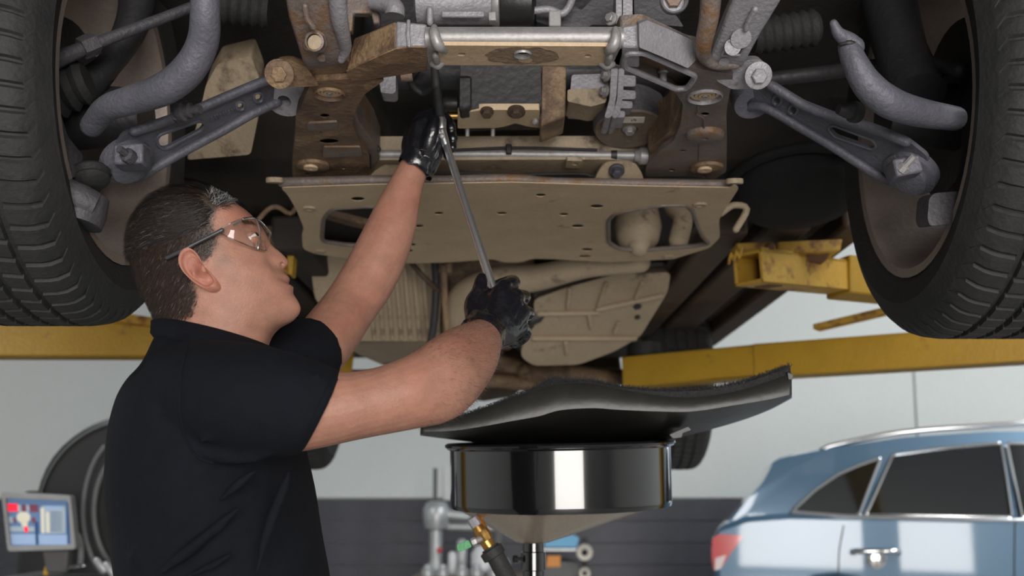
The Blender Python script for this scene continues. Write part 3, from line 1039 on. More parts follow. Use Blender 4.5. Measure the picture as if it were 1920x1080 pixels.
# --- subframe sides
lsub = [(588, 152), (650, 148), (690, 149), (722, 150), (700, 165), (682, 178), (668, 205), (660, 230), (672, 262), (692, 290), (694, 322), (688, 331), (548, 333), (548, 300), (553, 262), (555, 215), (566, 196), (576, 170)]
lh = [ell(618, 175, 27, 9.8, 24), ell(609, 217, 9, 4), ell(617, 265, 18, 5), ell(602, 249, 4, 1.6, 10), ell(633, 275, 5, 1.6, 10), ell(644, 315, 5, 2.2, 10), ell(576, 327, 5, 2, 10)]
sl = build('subframe_side', *hollow(rnd(lsub, 6), SUB, (0, 0, 0.018), lh), 'brown', veh)
rsub = [(1163, 90), (1206, 88), (1288, 124), (1330, 133), (1375, 140), (1370, 166), (1364, 196), (1362, 214), (1363, 260), (1362, 322), (1340, 336), (1300, 330), (1210, 331), (1212, 310), (1240, 280), (1262, 266), (1276, 235), (1281, 196), (1268, 176), (1238, 158), (1200, 142), (1160, 122), (1150, 118)]
slot = rnd([(1178, 100), (1206, 100), (1303, 142), (1288, 163), (1268, 165), (1172, 124), (1172, 112)], 7)
rh = [slot, ell(1322, 180, 31, 11.3, 24), ell(1322, 214, 8, 3.4), ell(1281, 283, 6, 2), ell(1260, 319, 6, 2.2), ell(1321, 332, 4, 1.5, 10)]
sr = build('subframe_side', *hollow(rnd(rsub, 6), SUB, (0, 0, 0.05), rh), 'alu_brown', veh)
build('subframe_horn', *slab(rnd([(575, 118), (655, 112), (662, 150), (640, 158), (580, 166), (560, 150)], 10), onZ(S0 + 0.010), (0, 0, 0.014)), 'brown', veh, bevel=0.004)
build('slot_lip', *tube([PZ(x, y, S0 - 0.002) for x, y in rnd([(1177, 99), (1207, 99), (1305, 142), (1289, 165), (1268, 167), (1170, 125), (1170, 111)], 7)], 0.005, 8, 1, closed=True), 'alu', sr)
build('mount_block', *slab([(1196, 108), (1215, 104), (1296, 142), (1280, 158), (1262, 156), (1190, 122)], onZ(S0 + 0.022), (0, 0, 0.02)), 'alu_brown', sr, bevel=0.004)
build('stud', *lathe([(0.008, 0.0), (0.009, -0.005), (0.006, -0.007), (0.006, -0.019), (0.004, -0.021)], PZ(1243, 130, S0 + 0.022), (0, 0, 1), 12), 'steel', sr)
build('seam', *tube([PZ(x, y, S0 - 0.001) for x, y in [(1309, 197), (1309, 210), (1306, 214), (1320, 222), (1320, 240)]], 0.0022, 6, 2), 'alu_brown', sr)
build('seam', *tube([PZ(x, y, S0 - 0.001) for x, y in [(1312, 270), (1311, 300)]], 0.002, 6, 1), 'alu_brown', sr)
build('inner_wall', *slab([(1222, 290), (1264, 264), (1278, 232), (1282, 196), (1276, 188), (1268, 215), (1255, 250), (1215, 280)], onZ(S0 + 0.01), (0, 0, 0.08)), 'brown', sr, bevel=0.003)
build('inner_wall', *slab([(664, 200), (658, 228), (672, 262), (694, 292), (694, 320), (712, 300), (700, 268), (672, 228)], onZ(S0 + 0.008), (0, 0, 0.07)), 'alu_brown', sl, bevel=0.003)
# embossed panels
build('boss', *lathe([(0.036, 0.0), (0.034, -0.008), (0.030, -0.011), (0.006, -0.011), (0.006, -0.006), (0.0001, -0.006)], PZ(1322, 250, S0), (0, 0, 1), 28), 'alu_brown', sr)
build('emboss', *slab(rnd([(575, 232), (634, 229), (632, 242), (575, 245)], 5), onZ(S0 - 0.004), (0, 0, 0.006)), 'alu_brown', sl, bevel=0.003)
build('patch', *slab(rnd([(606, 276), (676, 276), (680, 292), (606, 296)], 3), onZ(S0 - 0.003), (0, 0, 0.005)), 'alu_brown', sl, bevel=0.002)
for (x, y), r, par, m in (((618, 175), 30, sl, 'brown'), ((1322, 180), 34, sr, 'alu')):
    k = PZ(x, y, S0).y / FPX
    R = r * k
    cz = PZ(x, y, S0)
    o = build('mount_cup', *lathe([(R * 1.03, 0.0), (R * 1.02, -0.004), (R * 0.97, -0.005), (R * 0.90, 0.002), (R * 0.86, 0.004), (R * 0.1, 0.004), (R * 0.1, 0.006), (R * 1.03, 0.006)], cz, (0, 0, 1), 36, True), m, par)
    for ra, rb_, h_ in ((0.85, 0.62, 0.0015), (0.59, 0.40, 0.0005), (0.38, 0.22, -0.001)):
        build('cup_ring', *lathe([(R * ra, 0.004), (R * ra * 0.98, h_), (R * rb_ * 1.03, h_), (R * rb_, 0.004)], cz, (0, 0, 1), 32, True), 'beige', o)
    build('bolt', *lathe([(R * 0.19, 0.003), (R * 0.19, -0.003), (R * 0.1, -0.003), (R * 0.1, 0.003)], cz, (0, 0, 1), 12, True), 'steel', o)
for (x, y), par in (((583, 305), sl), ((1321, 309), sr)):
    o = build('mount_pad', *lathe([(0.034, 0.002), (0.033, -0.006), (0.02, -0.009), (0.0001, -0.009)], PZ(x + 4, y + 3, S0), (0, 0, 1), 28), 'brown', par)
    build('washer', *lathe([(0.0145, -0.008), (0.0145, -0.013), (0.005, -0.013), (0.005, -0.008)], PZ(x, y, S0), (0, 0, 1), 24, True), 'beige', o)
# front legs of the subframe rising to the bumper
def leg(pts, m, side):
    rings = []
    for (l, r, D, t) in pts:
        a, b = PD(*l, D), PD(*r, D)
        n = Vector((0, 0.045 + t, 0.015))
        rings.append([a, a + (b - a) * 0.12 - n * 0.12, b - (b - a) * 0.12 - n * 0.12, b, b + n, a + n])
    return build('subframe_leg', *loft(rings), m, veh, bevel=0.004)


L1 = leg([((528, -40), (620, -40), 1.43, 0), ((540, 30), (628, 25), 1.48, 0), ((556, 80), (640, 70), 1.53, 0), ((566, 112), (650, 98), 1.57, 0), ((572, 126), (640, 120), 1.595, 0)], 'alu_brown', -1)
build('leg_flange', *tube([PD(x, y, D) for x, y, D in [(630, -30, 1.430), (636, 30, 1.480), (644, 70, 1.530), (648, 92, 1.560), (640, 112, 1.580)]], [0.013, 0.013, 0.011, 0.009, 0.006], 12, 3, 'round'), 'alu', L1)
build('leg_hole', *lathe([(0.0145, 0.002), (0.0145, -0.002), (0.0115, -0.003), (0.0115, 0.002)], PD(590, 78, 1.508), (0.1, 0.9, 0.3), 24, True), 'alu_brown', L1)
rl_ = plane3((571, 90, 1.536), (608, 66, 1.512), (588, 98, 1.545))
build('leg_recess', *tube([rl_(x, y) - Vector((0, 0.003, 0.001)) for x, y in rnd([(571, 90), (576, 66), (592, 58), (608, 66), (612, 84), (606, 96), (588, 98)], 4)], 0.0022, 8, 1, closed=True), 'alu_brown', L1)
build('leg_plug', *lathe([(0.0112, 0), (0.011, -0.001), (0.0001, -0.0015)], PD(591, 80, 1.507), (0.1, 0.9, 0.3), 24), 'beige_dull', L1)
build('leg_bolt', *lathe([(0.006, 0.002), (0.006, -0.003), (0.0001, -0.003)], PD(603, 108, 1.560), (0, 0.5, 1), 14), 'alu_brown', L1)
build('leg_crease', *tube([PD(572, 12, 1.458), PD(576, 35, 1.473), PD(588, 52, 1.486)], 0.004, 8, 4, 'round'), 'alu_brown', L1)
L2 = leg([((1398, -50), (1490, -46), 1.41, 0), ((1370, 10), (1462, 5), 1.46, 0), ((1350, 60), (1428, 60), 1.515, 0), ((1332, 105), (1402, 108), 1.57, 0), ((1325, 124), (1392, 126), 1.595, 0)], 'alu', 1)
build('leg_flange', *tube([PD(x, y, D) for x, y, D in [(1335, -40, 1.450), (1330, 30, 1.490), (1320, 80, 1.530), (1322, 108, 1.570), (1345, 122, 1.585), (1380, 122, 1.590)]], [0.016, 0.015, 0.013, 0.010, 0.008, 0.006], 12, 4, 'round'), 'alu_brown', L2)
rl_ = plane3((1366, 76, 1.522), (1390, 74, 1.522), (1370, 104, 1.558))
build('leg_hole', *tube([rl_(x, y) - Vector((0, 0.002, 0.001)) for x, y in rnd([(1352, 104), (1366, 76), (1390, 74), (1398, 84), (1388, 103)], 4)], 0.0022, 8, 1, closed=True), 'alu', L2)
build('leg_disc', *lathe([(0.0125, 0.0), (0.0125, -0.004), (0.0001, -0.005)], PD(1373, 88, 1.528), (0, 0.9, 0.4), 24), 'alu', L2)
build('leg_disc', *lathe([(0.0155, 0.0), (0.0155, -0.003), (0.0001, -0.004)], PD(1389, 71, 1.515), (0, 0.7, 0.7), 24), 'alu', L2)
build('leg_rib', *tube([PD(1416, 18, 1.460), PD(1404, 40, 1.483), PD(1399, 54, 1.496)], 0.0045, 8, 3, 'round'), 'alu', L2)
build('leg_hole', *lathe([(0.008, 0.002), (0.008, -0.003), (0.0001, -0.002)], PD(1357, 114, 1.575), (0, 0.5, 1), 14), 'alu', L2)

# --- ears with bolts for the control arms
ear = build('arm_lug', *slab(rnd([(1340, 150), (1372, 128), (1400, 113), (1428, 112), (1444, 128), (1445, 148), (1430, 166), (1372, 168)], 8), plane3((1400, 120, 1.61), (1440, 140, 1.63), (1400, 166, 1.66)), (0, 0.03, 0.02)), 'alu', veh, bevel=0.004)
hexbolt('lug_bolt', PD(1421, 141, 1.617), (0.05, -0.85, -0.5), 0.0125, 0.014, 'alu', ear, 1.75)
ear = build('arm_lug', *slab(rnd([(600, 162), (575, 126), (540, 112), (515, 114), (502, 132), (504, 150), (520, 164)], 8), plane3((540, 120, 1.61), (505, 140, 1.63), (540, 166, 1.66)), (0, 0.03, 0.02)), 'brown', veh, bevel=0.004)
hexbolt('lug_bolt', PD(524, 138, 1.617), (0, -0.85, -0.5), 0.013, 0.010, 'brown', ear, 1.8)

# --- lower control arms
def control_arm(outer, holes, pl, m, bush, top, bot):
    n = pl.n
    o = build('control_arm', *slab(outer, pl, n * 0.007, holes), m, veh, bevel=0.002)
    for pts in (top, bot):
        build('arm_rib', *tube([pl(*p) - n * 0.003 for p in pts], 0.0085, 10, 3, 'round'), m, o)
    for h in holes:
        build('hole_lip', *tube([pl(*p) - n * 0.0008 for p in h], 0.003, 6, 1, closed=True), m, o)
    return o


plR = plane3((1400, 182, 1.79), (1705, 318, 1.70), (1600, 235, 1.69))
oR = rnd([(1378, 184), (1384, 172), (1408, 166), (1446, 156), (1478, 176), (1506, 193), (1560, 214), (1640, 238), (1700, 262), (1738, 292), (1742, 322), (1718, 344), (1668, 337), (1625, 312), (1560, 270), (1500, 236), (1432, 198), (1400, 200)], 8)
caR = control_arm(oR, [ell(1458, 187, 8.5, 9, 14), ell(1488, 205, 8.5, 9, 14), rnd([(1552, 240), (1562, 234), (1638, 262), (1645, 274), (1636, 280), (1566, 256)], 6)], plR, 'arm_grey', None,
                  [(1447, 158), (1480, 178), (1512, 197), (1570, 219), (1640, 240), (1700, 264)], [(1402, 199), (1436, 199), (1500, 235), (1560, 270), (1625, 312), (1668, 336), (1715, 342)])
build('bushing', *lathe([(0.034, -0.02), (0.036, -0.012), (0.036, 0.012), (0.034, 0.02), (0.012, 0.02), (0.012, -0.02)], PD(1408, 180, 1.80), (0.1, -0.5, -0.85), 28, True), 'arm_grey', caR)
build('ball_joint', *lathe([(0.045, 0.01), (0.045, -0.008), (0.034, -0.012), (0.034, -0.02), (0.02, -0.024), (0.0001, -0.024)], plR(1708, 322), plR.n, 30), 'arm_grey', caR)
build('clamp_block', *box(plR(1712, 292) - plR.n * 0.03, (0.045, 0.036, 0.03), (Vector((0.97, 0, 0.2)).normalized(), Vector((0, 1, 0)), Vector((-0.2, 0, 0.97)).normalized())), 'arm_grey', caR, bevel=0.004)
build('stud', *lathe([(0.010, 0.0), (0.010, 0.01), (0.006, 0.012), (0.006, 0.03)], plR(1714, 284) - plR.n * 0.045, (0.5, -0.6, 0.6), 8), 'steel', caR)
plL = plane3((530, 175, 1.79), (235, 300, 1.70), (340, 215, 1.69))
oL = rnd([(212, 312), (206, 292), (232, 252), (259, 240), (324, 219), (389, 193), (486, 152), (512, 146), (545, 160), (560, 176), (550, 196), (518, 190), (470, 212), (421, 240), (324, 292), (259, 330), (238, 334), (220, 326)], 8)
caL = control_arm(oL, [ell(450, 198, 8, 8, 14), ell(484, 182, 9, 9, 14), rnd([(293, 262), (299, 252), (374, 226), (386, 232), (378, 244), (311, 279), (297, 275)], 6)], plL, 'arm_grey', None,
                  [(250, 244), (324, 220), (389, 194), (486, 153), (512, 147)], [(518, 190), (470, 212), (421, 240), (324, 292), (259, 330), (232, 332)])
build('bushing', *lathe([(0.034, -0.02), (0.036, -0.012), (0.036, 0.012), (0.034, 0.02), (0.012, 0.02), (0.012, -0.02)], PD(538, 176, 1.80), (-0.1, -0.5, -0.85), 28, True), 'alu', caL)
build('ball_joint', *lathe([(0.043, 0.01), (0.043, -0.008), (0.034, -0.012), (0.034, -0.02), (0.02, -0.024), (0.0001, -0.024)], plL(238, 300), plL.n, 30), 'arm_grey', caL)
build('clamp_block', *box(plL(232, 272) - plL.n * 0.03, (0.048, 0.04, 0.034), (Vector((0.98, 0, 0.05)).normalized(), Vector((0, 1, 0)), Vector((-0.05, 0, 0.98)).normalized())), 'arm_grey', caL, bevel=0.004)
build('stud', *lathe([(0.012, 0.0), (0.012, 0.012), (0.006, 0.014), (0.006, 0.03)], plL(222, 262) - plL.n * 0.045, (-0.3, -0.9, 0.2), 8), 'iron', caL)
for i, (dx, dy) in enumerate([(0, 0), (6, -2.3), (12, -4.6), (18, -6.9), (24, -9.2), (30, -11.5), (36, -13.8), (42, -16), (48, -18)]):
    c0 = (396 + dx * 0.9, 222 + dy * 0.9)
    build('cast_mark', *tube([plL(c0[0], c0[1] - 3.5) - plL.n * 0.001, plL(c0[0] + (2 if i % 3 else -1), c0[1] + 3.5) - plL.n * 0.001], 0.0012, 6, 1, 'round'), 'arm_grey', caL)

# --- stabiliser bars, tie rods, links
barL = build('stabiliser_bar', *tube([PD(*p) for p in [(384, -40, 1.44), (385, 20, 1.45), (380, 80, 1.48), (352, 132, 1.50), (305, 168, 1.52), (245, 188, 1.55), (200, 204, 1.58), (172, 236, 1.62)]], [0.021, 0.021, 0.023, 0.0245, 0.024, 0.022, 0.020, 0.018], 20, 6, 'round'), 'arm_grey', veh)
build('stabiliser_bar', *tube([PD(*p) for p in [(1592, 88, 1.50), (1604, 120, 1.50), (1628, 160, 1.51), (1668, 192, 1.52), (1720, 210, 1.55), (1790, 222, 1.6)]], [0.0165, 0.019, 0.0225, 0.0235, 0.022, 0.019], 20, 6, 'round'), 'arm_grey', veh)
build('bar_end', *tube([PD(*p) for p in [(1563, 44, 1.48), (1572, 62, 1.485), (1590, 76, 1.495), (1602, 88, 1.50)]], [0.006, 0.009, 0.013, 0.015], 14, 4, 'round'), 'arm_grey', veh)
build('bar_band', *tube([PD(1578, 82, 1.49), PD(1595, 80, 1.485), (PD(1612, 88, 1.495))], 0.004, 8, 3, 'round'), 'black_metal', veh)
build('tie_rod', *tube([PD(*p) for p in [(380, 5, 1.75), (300, 36, 1.72), (190, 78, 1.68), (80, 124, 1.63), (50, 150, 1.62)]], [0.009, 0.0095, 0.010, 0.016, 0.02], 14, 5, 'round'), 'iron', veh)
build('tie_rod_nut', *lathe([(0.018, -0.014), (0.019, 0), (0.018, 0.014)], PD(166, 86, 1.67), PD(80, 124, 1.63) - PD(190, 78, 1.68), 6), 'iron', veh)
build('tie_rod', *tube([PD(*p) for p in [(1430, 150, 1.95), (1560, 135, 1.9), (1700, 120, 1.8), (1800, 130, 1.7)]], 0.014, 14, 5, 'round'), 'black_metal', veh)
build('link_nut', *lathe([(0.015, 0.0), (0.017, 0.004), (0.017, 0.012), (0.012, 0.014), (0.012, 0.022), (0.007, 0.024), (0.007, 0.040)], PD(335, 208, 1.6), (0.9, -0.3, -0.05), 14), 'iron', veh)
build('link_bracket', *slab(rnd([(318, 195), (340, 190), (338, 220), (330, 226), (320, 222)], 3), onD(1.6), (0, 0.02, 0)), 'iron', veh, bevel=0.002)
build('link_nut', *lathe([(0.015, 0.0), (0.017, 0.004), (0.017, 0.014), (0.012, 0.016), (0.012, 0.026), (0.008, 0.04)], PD(1612, 212, 1.62), (-0.9, -0.3, 0.05), 14), 'black_metal', veh)
build('strut', *tube([PD(150, 170, 1.75), PD(205, 120, 1.78), PD(250, 40, 1.82), PD(260, -40, 1.85)], [0.03, 0.022, 0.03, 0.035], 16, 4), 'black_metal', veh)
build('strut', *tube([PD(1720, 180, 1.75), PD(1690, 100, 1.8), PD(1665, 0, 1.85)], [0.05, 0.045, 0.05], 16, 4), 'black_metal', veh)
for sx, pts in ((-1, [(128, 200), (146, 200), (146, 222), (128, 222)]), ):
    build('drive_boot', *lathe([(0.03 + 0.008 * (k % 2) + 0.002 * k, k * 0.011) for k in range(12)], PD(165, 150, 1.70), (-0.9, 0.0, -0.3), 24), 'rubber', veh)
for x0, d in ((400, 1.78), (1430, 1.80)):
    build('steering_boot', *lathe([(0.028 + 0.007 * (k % 2), (k - 7) * 0.009) for k in range(15)], PD(x0 + 40, 10 if x0 < 900 else 60, d + 0.05), (1, 0.1, -0.1 if x0 < 900 else 0.2), 24), 'rubber', veh)
# knuckles
kL = build('knuckle', *slab(rnd([(70, 190), (92, 190), (112, 255), (142, 292), (130, 335), (104, 330), (84, 280)], 6), plane3((70, 190, 1.62), (142, 292, 1.66), (84, 280, 1.60)), (0, 0.03, 0.01)), 'iron', veh, bevel=0.005)
build('knuckle_cup', *tube([PD(96, 330, 1.62), PD(118, 355, 1.63), PD(150, 375, 1.64), PD(178, 388, 1.65)], [0.014, 0.022, 0.026, 0.024], 16, 4, 'flat'), 'iron', kL)
build('knuckle_cup', *lathe([(0.038, -0.02), (0.040, 0.0), (0.036, 0.03), (0.0, 0.032)], PD(152, 398, 1.66), (0.2, 0.1, 1), 26), 'iron', kL)
build('joint_boot', *lathe([(0.03, 0), (0.034, -0.006), (0.026, -0.012), (0.03, -0.018), (0.02, -0.026), (0.0, -0.028)], PD(168, 322, 1.68), (-0.3, 0.3, 1), 24), 'rubber', kL)
kR = build('knuckle', *slab(rnd([(1742, 372), (1752, 362), (1800, 358), (1812, 364), (1806, 376), (1835, 395), (1830, 415), (1744, 424), (1739, 410)], 6), onD(1.66), (0, 0.05, 0.01)), 'iron', veh, bevel=0.008)
build('knuckle_arm', *tube([PD(1790, 385, 1.69), PD(1830, 340, 1.7), PD(1850, 240, 1.74), PD(1840, 140, 1.78)], [0.025, 0.03, 0.04, 0.04], 14, 4, 'round'), 'black_metal', kR)


# --- wheels
def wheel(c, out, R, wd, rr=0.266, mrim='rim', seg=66, yaw=0.0):
    """c: centre of the inner sidewall plane, out: outward direction along the axle"""
    out = Vector((out * math.cos(yaw), math.sin(yaw) * out, 0))
    a, u, v = frame(out)
    c = Vector(c)
    P = [(0.022, rr, 0), (0.004, rr + 0.012, 0), (0.0, rr + 0.022, 0), (-0.010, rr + 0.055, 0), (-0.008, R - 0.06, 0), (0.002, R - 0.034, 0), (0.004, R - 0.031, 0), (0.014, R - 0.018, 1), (0.028, R - 0.007, 1), (0.04, R - 0.003, 1)]
    g = [0.07, 0.115, 0.158, 0.20]
    for x in g:
        x = x * wd / 0.27
        P += [(x - 0.0065, R, 1), (x - 0.005, R - 0.008, 0), (x + 0.005, R - 0.008, 0), (x + 0.0065, R, 1)]
    P += [(wd - 0.04, R - 0.003, 1), (wd - 0.028, R - 0.007, 1), (wd - 0.014, R - 0.018, 1), (wd, R - 0.04, 0), (wd + 0.008, R - 0.06, 0), (wd + 0.008, rr + 0.05, 0), (wd, rr + 0.02, 0), (wd - 0.022, rr, 0)]
    angs = []
    for k in range(seg):
        for f, d in ((0.0, 0), (0.10, 1), (0.2, 1), (0.3, 0), (0.65, 0)):
            angs.append((2 * PI * (k + f) / seg, d))
    V, Fc = [], []
    nP = len(P)
    for th, d in angs:
        for i, (x, r, tr) in enumerate(P):
            t2 = th + (0.35 * (x - wd / 2) if tr else 0) + (0.02 if (tr and 10 < i < 18) else 0)
            r2 = r - 0.0055 * d * tr
            V.append(c + a * x + (u * math.cos(t2) + v * math.sin(t2)) * r2)
    nA = len(angs)
    for i in range(nA):
        j = (i + 1) % nA
        for k in range(nP - 1):
            Fc.append([i * nP + k, i * nP + k + 1, j * nP + k + 1, j * nP + k])
    t = build('wheel', V, Fc, 'rubber', veh, smooth=38)
    build('rim_barrel', *lathe([(rr + 0.006, 0.012), (rr + 0.01, 0.004), (rr - 0.006, 0.006), (rr - 0.012, 0.03), (rr - 0.02, 0.06), (rr - 0.025, wd - 0.05), (rr - 0.008, wd - 0.01), (rr + 0.004, wd - 0.004), (rr - 0.004, wd - 0.03), (rr - 0.01, wd - 0.07), (rr - 0.008, 0.05)], c, out, 48, True), mrim, t)
    for k in range(5):
        th = 2 * PI * k / 5 + 0.3
        dr = u * math.cos(th) + v * math.sin(th)
        sd = a.cross(dr)
        sec = []
        for r, hw, x0, x1 in ((0.03, 0.045, wd - 0.075, wd - 0.03), (0.12, 0.05, wd - 0.07, wd - 0.03), (0.2, 0.062, wd - 0.065, wd - 0.035), (rr - 0.018, 0.085, wd - 0.07, wd - 0.03)):
            o_ = c + dr * r
            sec.append([o_ + a * x0 + sd * hw, o_ + a * x0 - sd * hw, o_ + a * x1 - sd * hw * 0.8, o_ + a * x1 + sd * hw * 0.8])
        build('spoke', *loft(sec), mrim, t, bevel=0.006)
    build('hub', *lathe([(0.075, wd - 0.08), (0.08, wd - 0.05), (0.06, wd - 0.03), (0.0, wd - 0.03)], c, out, 28), mrim, t)
    return t


wL = wheel((-0.690, 1.82, CH + 0.68), -1, 0.385, 0.27, yaw=0.0)
wR = wheel((0.700, 1.82, CH + 0.657), 1, 0.385, 0.27, yaw=0.0)
for wp, sx, x in ((wL, -1, -0.71), (wR, 1, 0.72)):
    build('brake_disc', *lathe([(0.165, 0.0), (0.168, 0.004), (0.168, 0.026), (0.165, 0.03), (0.08, 0.03), (0.08, 0.0)], (x + sx * 0.09, 1.82, CH + 0.667), (sx, 0, 0), 40, True), 'iron', wp)
    build('dust_shield', *lathe([(0.06, 0.0), (0.17, 0.0), (0.175, 0.01), (0.06, 0.012)], (x + sx * 0.07, 1.82, CH + 0.667), (sx, 0, 0), 36, True), 'black_metal', wp)
    build('calliper', *box((x + sx * 0.1, 1.68, CH + 0.70), (0.09, 0.07, 0.16)), 'iron', wp, bevel=0.012)
    build('axle_hub', *lathe([(0.05, -0.08), (0.055, 0.0), (0.06, 0.05), (0.04, 0.1)], (x + sx * 0.02, 1.82, CH + 0.667), (sx, 0, 0), 24), 'black_metal', wp)
rc = PD(906, 880, 4.5)
wheel((rc.x - 0.66, 4.6, rc.z + 0.385), -1, 0.385, 0.27)
wheel((rc.x + 0.66, 4.6, rc.z + 0.385), 1, 0.385, 0.27)
build('rear_axle', *tube([(rc.x - 0.66, 4.6, rc.z + 0.40), (rc.x - 0.3, 4.65, rc.z + 0.40), (rc.x + 0.3, 4.65, rc.z + 0.40), (rc.x + 0.66, 4.6, rc.z + 0.40)], 0.035, 14, 4), 'brown_dark', veh)
build('rear_differential', *lathe([(0.05, -0.2), (0.11, -0.12), (0.13, 0.0), (0.11, 0.12), (0.05, 0.2)], (rc.x, 4.55, rc.z + 0.42), (1, 0, 0), 24), 'brown_dark', veh)
for A, B, r in (((840, 660, 4.3), (990, 700, 4.35), 0.04), ((990, 700, 4.3), (1140, 715, 4.35), 0.045), ((860, 712, 4.3), (1000, 722, 4.3), 0.03)):
    build('rear_link', *tube([PD(*A), PD((A[0] + B[0]) / 2, (A[1] + B[1]) / 2 - 4, A[2]), PD(*B)], r, 12, 4, 'round'), 'brown', veh)

# --- engine underside
eng = build('engine_block', *box((0.02, 2.3, CH + 0.98), (0.62, 0.7, 0.40)), 'black_metal', veh, bevel=0.03)
po = [(858, 213), (905, 206), (1012, 206), (1012, 240), (992, 238), (966, 231), (948, 237), (930, 240), (858, 241)]
PZ0 = 0.70
pan = build('oil_pan', *slab(rnd(po, 3), onZ(PZ0), (0, 0, 0.012)), 'beige', veh, bevel=0.002)
fd = PZ(935, 207, PZ0).y
build('pan_front', *slab(rnd([(862, 110), (1014, 110), (1016, 202), (900, 203), (864, 206)], 8), onD(fd), (0, 0.12, 0)), 'black_metal', pan, bevel=0.012)
for (x, y) in ((913, 208), (968, 208)):
    hexbolt('drain_plug', PZ(x, y, PZ0), (0, -0.4, -1), 0.0105, 0.012, 'brown_dark', pan, 1.2 if x < 940 else 1.6)
build('pan_bolt', *lathe([(0.007, 0.002), (0.0075, -0.006), (0.004, -0.009)], PZ(1004, 225, PZ0), (0, 0, 1), 12), 'steel', pan)
for x in (876, 924):
    build('pan_stud', *lathe([(0.004, 0.01), (0.004, -0.012)], PZ(x, 242, PZ0 - 0.002) + Vector((0, 0.01, 0)), (0, 0, 1), 10), 'steel', pan)
build('pan_side', *slab([(1016, 120), (1062, 122), (1060, 218), (1014, 236)], onD(fd + 0.02), (0, 0.1, 0)), 'brown', pan, bevel=0.004)
build('pan_side_foot', *slab([(1014, 219), (1058, 219), (1058, 234), (1032, 236), (1022, 243), (1008, 241)], onZ(PZ0 - 0.003), (0, 0, 0.01)), 'beige_dull', pan, bevel=0.003)
build('pan_post', *slab([(860, 140), (884, 140), (884, 203), (860, 207)], onD(fd - 0.01), (0, 0.05, 0)), 'black_metal', pan, bevel=0.006)
# gear housing with flange on the right
gb = build('gear_housing', *slab(rnd([(1072, 140), (1140, 138), (1142, 176), (1120, 192), (1068, 188)], 5), onD(1.95), (0, 0.1, 0)), 'alu', veh, bevel=0.006)
build('housing_foot', *slab(rnd([(1064, 168), (1140, 164), (1136, 192), (1108, 200), (1064, 190)], 4), onD(1.94), (0, 0.08, 0)), 'beige_dull', gb, bevel=0.006)
for k, (x0, x1) in enumerate([(1143, 1156), (1157, 1168)]):
    build('flange', *slab(rnd([(x0 + 3, 128), (x1 + 3, 128), (x1, 178), (x1 - 6, 214), (x1 - 14, 222), (x0 - 10, 220), (x0, 186)], 4), onD(1.92 + 0.004 * k), (0, 0.09, 0)), 'alu', gb, bevel=0.003)
for i, (a, b, c_, d_) in enumerate([(1168, 140, 1192, 162), (1164, 168, 1192, 186), (1160, 188, 1186, 203), (1150, 206, 1172, 220)]):
    build('flange_lug', *slab(rnd([(a, b), (c_, b + 2), (c_, d_), (a - 3, d_)], 4), onD(1.93), (0, 0.06, 0)), 'alu', gb, bevel=0.004)
for x, y in ((1139, 142), (1136, 172)):
    hexbolt('flange_bolt', PD(x, y, 1.93), (-1, -0.5, 0), 0.008, 0.012, 'steel', gb)
build('housing_web', *slab([(1186, 128), (1240, 150), (1230, 172), (1190, 190)], onD(2.0), (0, 0.03, 0)), 'alu_brown', gb, bevel=0.004)
# belt pulley, tilted towards the viewer
pc = PD(1180, 241, 2.02)
pax = Vector((0.02, -0.22, -1)).normalized()
pu = build('belt_pulley', *lathe([(0.070, -0.075), (0.071, -0.006), (0.068, 0.0), (0.064, 0.001), (0.018, 0.001), (0.014, -0.004), (0.0001, -0.004)], pc, pax, 48), 'iron', veh)
build('pulley_face', *lathe([(0.068, 0.0), (0.066, 0.004), (0.017, 0.004), (0.017, 0.0)], pc, pax, 40, True), 'pulley', pu)
hexbolt('pulley_bolt', pc + pax * -0.002, pax, 0.0095, 0.014, 'steel', pu, 1.5)
fp = lambda x, y: pc + pax * 0.0045 + (PD(x, y, 2.02) - PD(1180, 241, 2.02)) - pax * (PD(x, y, 2.02) - PD(1180, 241, 2.02)).dot(pax) * 1.0
a_, u_, v_ = frame(pax)
ty = Vector((0, 1, 0)) - pax * pax.y
ty.normalize()
build('pulley_label', *box(pc + pax * 0.0045 - ty * 0.038 + Vector((0.004, 0, 0)), (0.042, 0.020, 0.001), (Vector((1, 0, 0)), ty, pax)), 'label_pale', pu)
for dx, dy in ((-0.004, 0), (0.0, 0.003), (0.003, 0)):
    build('pulley_print', *box(pc + pax * 0.0052 - ty * (0.038 + dy) + Vector((0.005 + dx, 0, 0)), (0.0022, 0.006, 0.0006), (Vector((1, 0, 0)), ty, pax)), 'alu_brown', pu)
build('pulley_mark', *box(pc + pax * 0.0045 + ty * 0.0 + Vector((-0.042, 0, 0)), (0.017, 0.022, 0.001), (Vector((1, 0, 0)), ty, pax)), 'brown', pu)
build('pulley_hole', *lathe([(0.006, 0.0), (0.006, 0.001), (0.0001, 0.001)], pc + pax * 0.004 + ty * 0.045, pax, 14), 'pulley', pu)
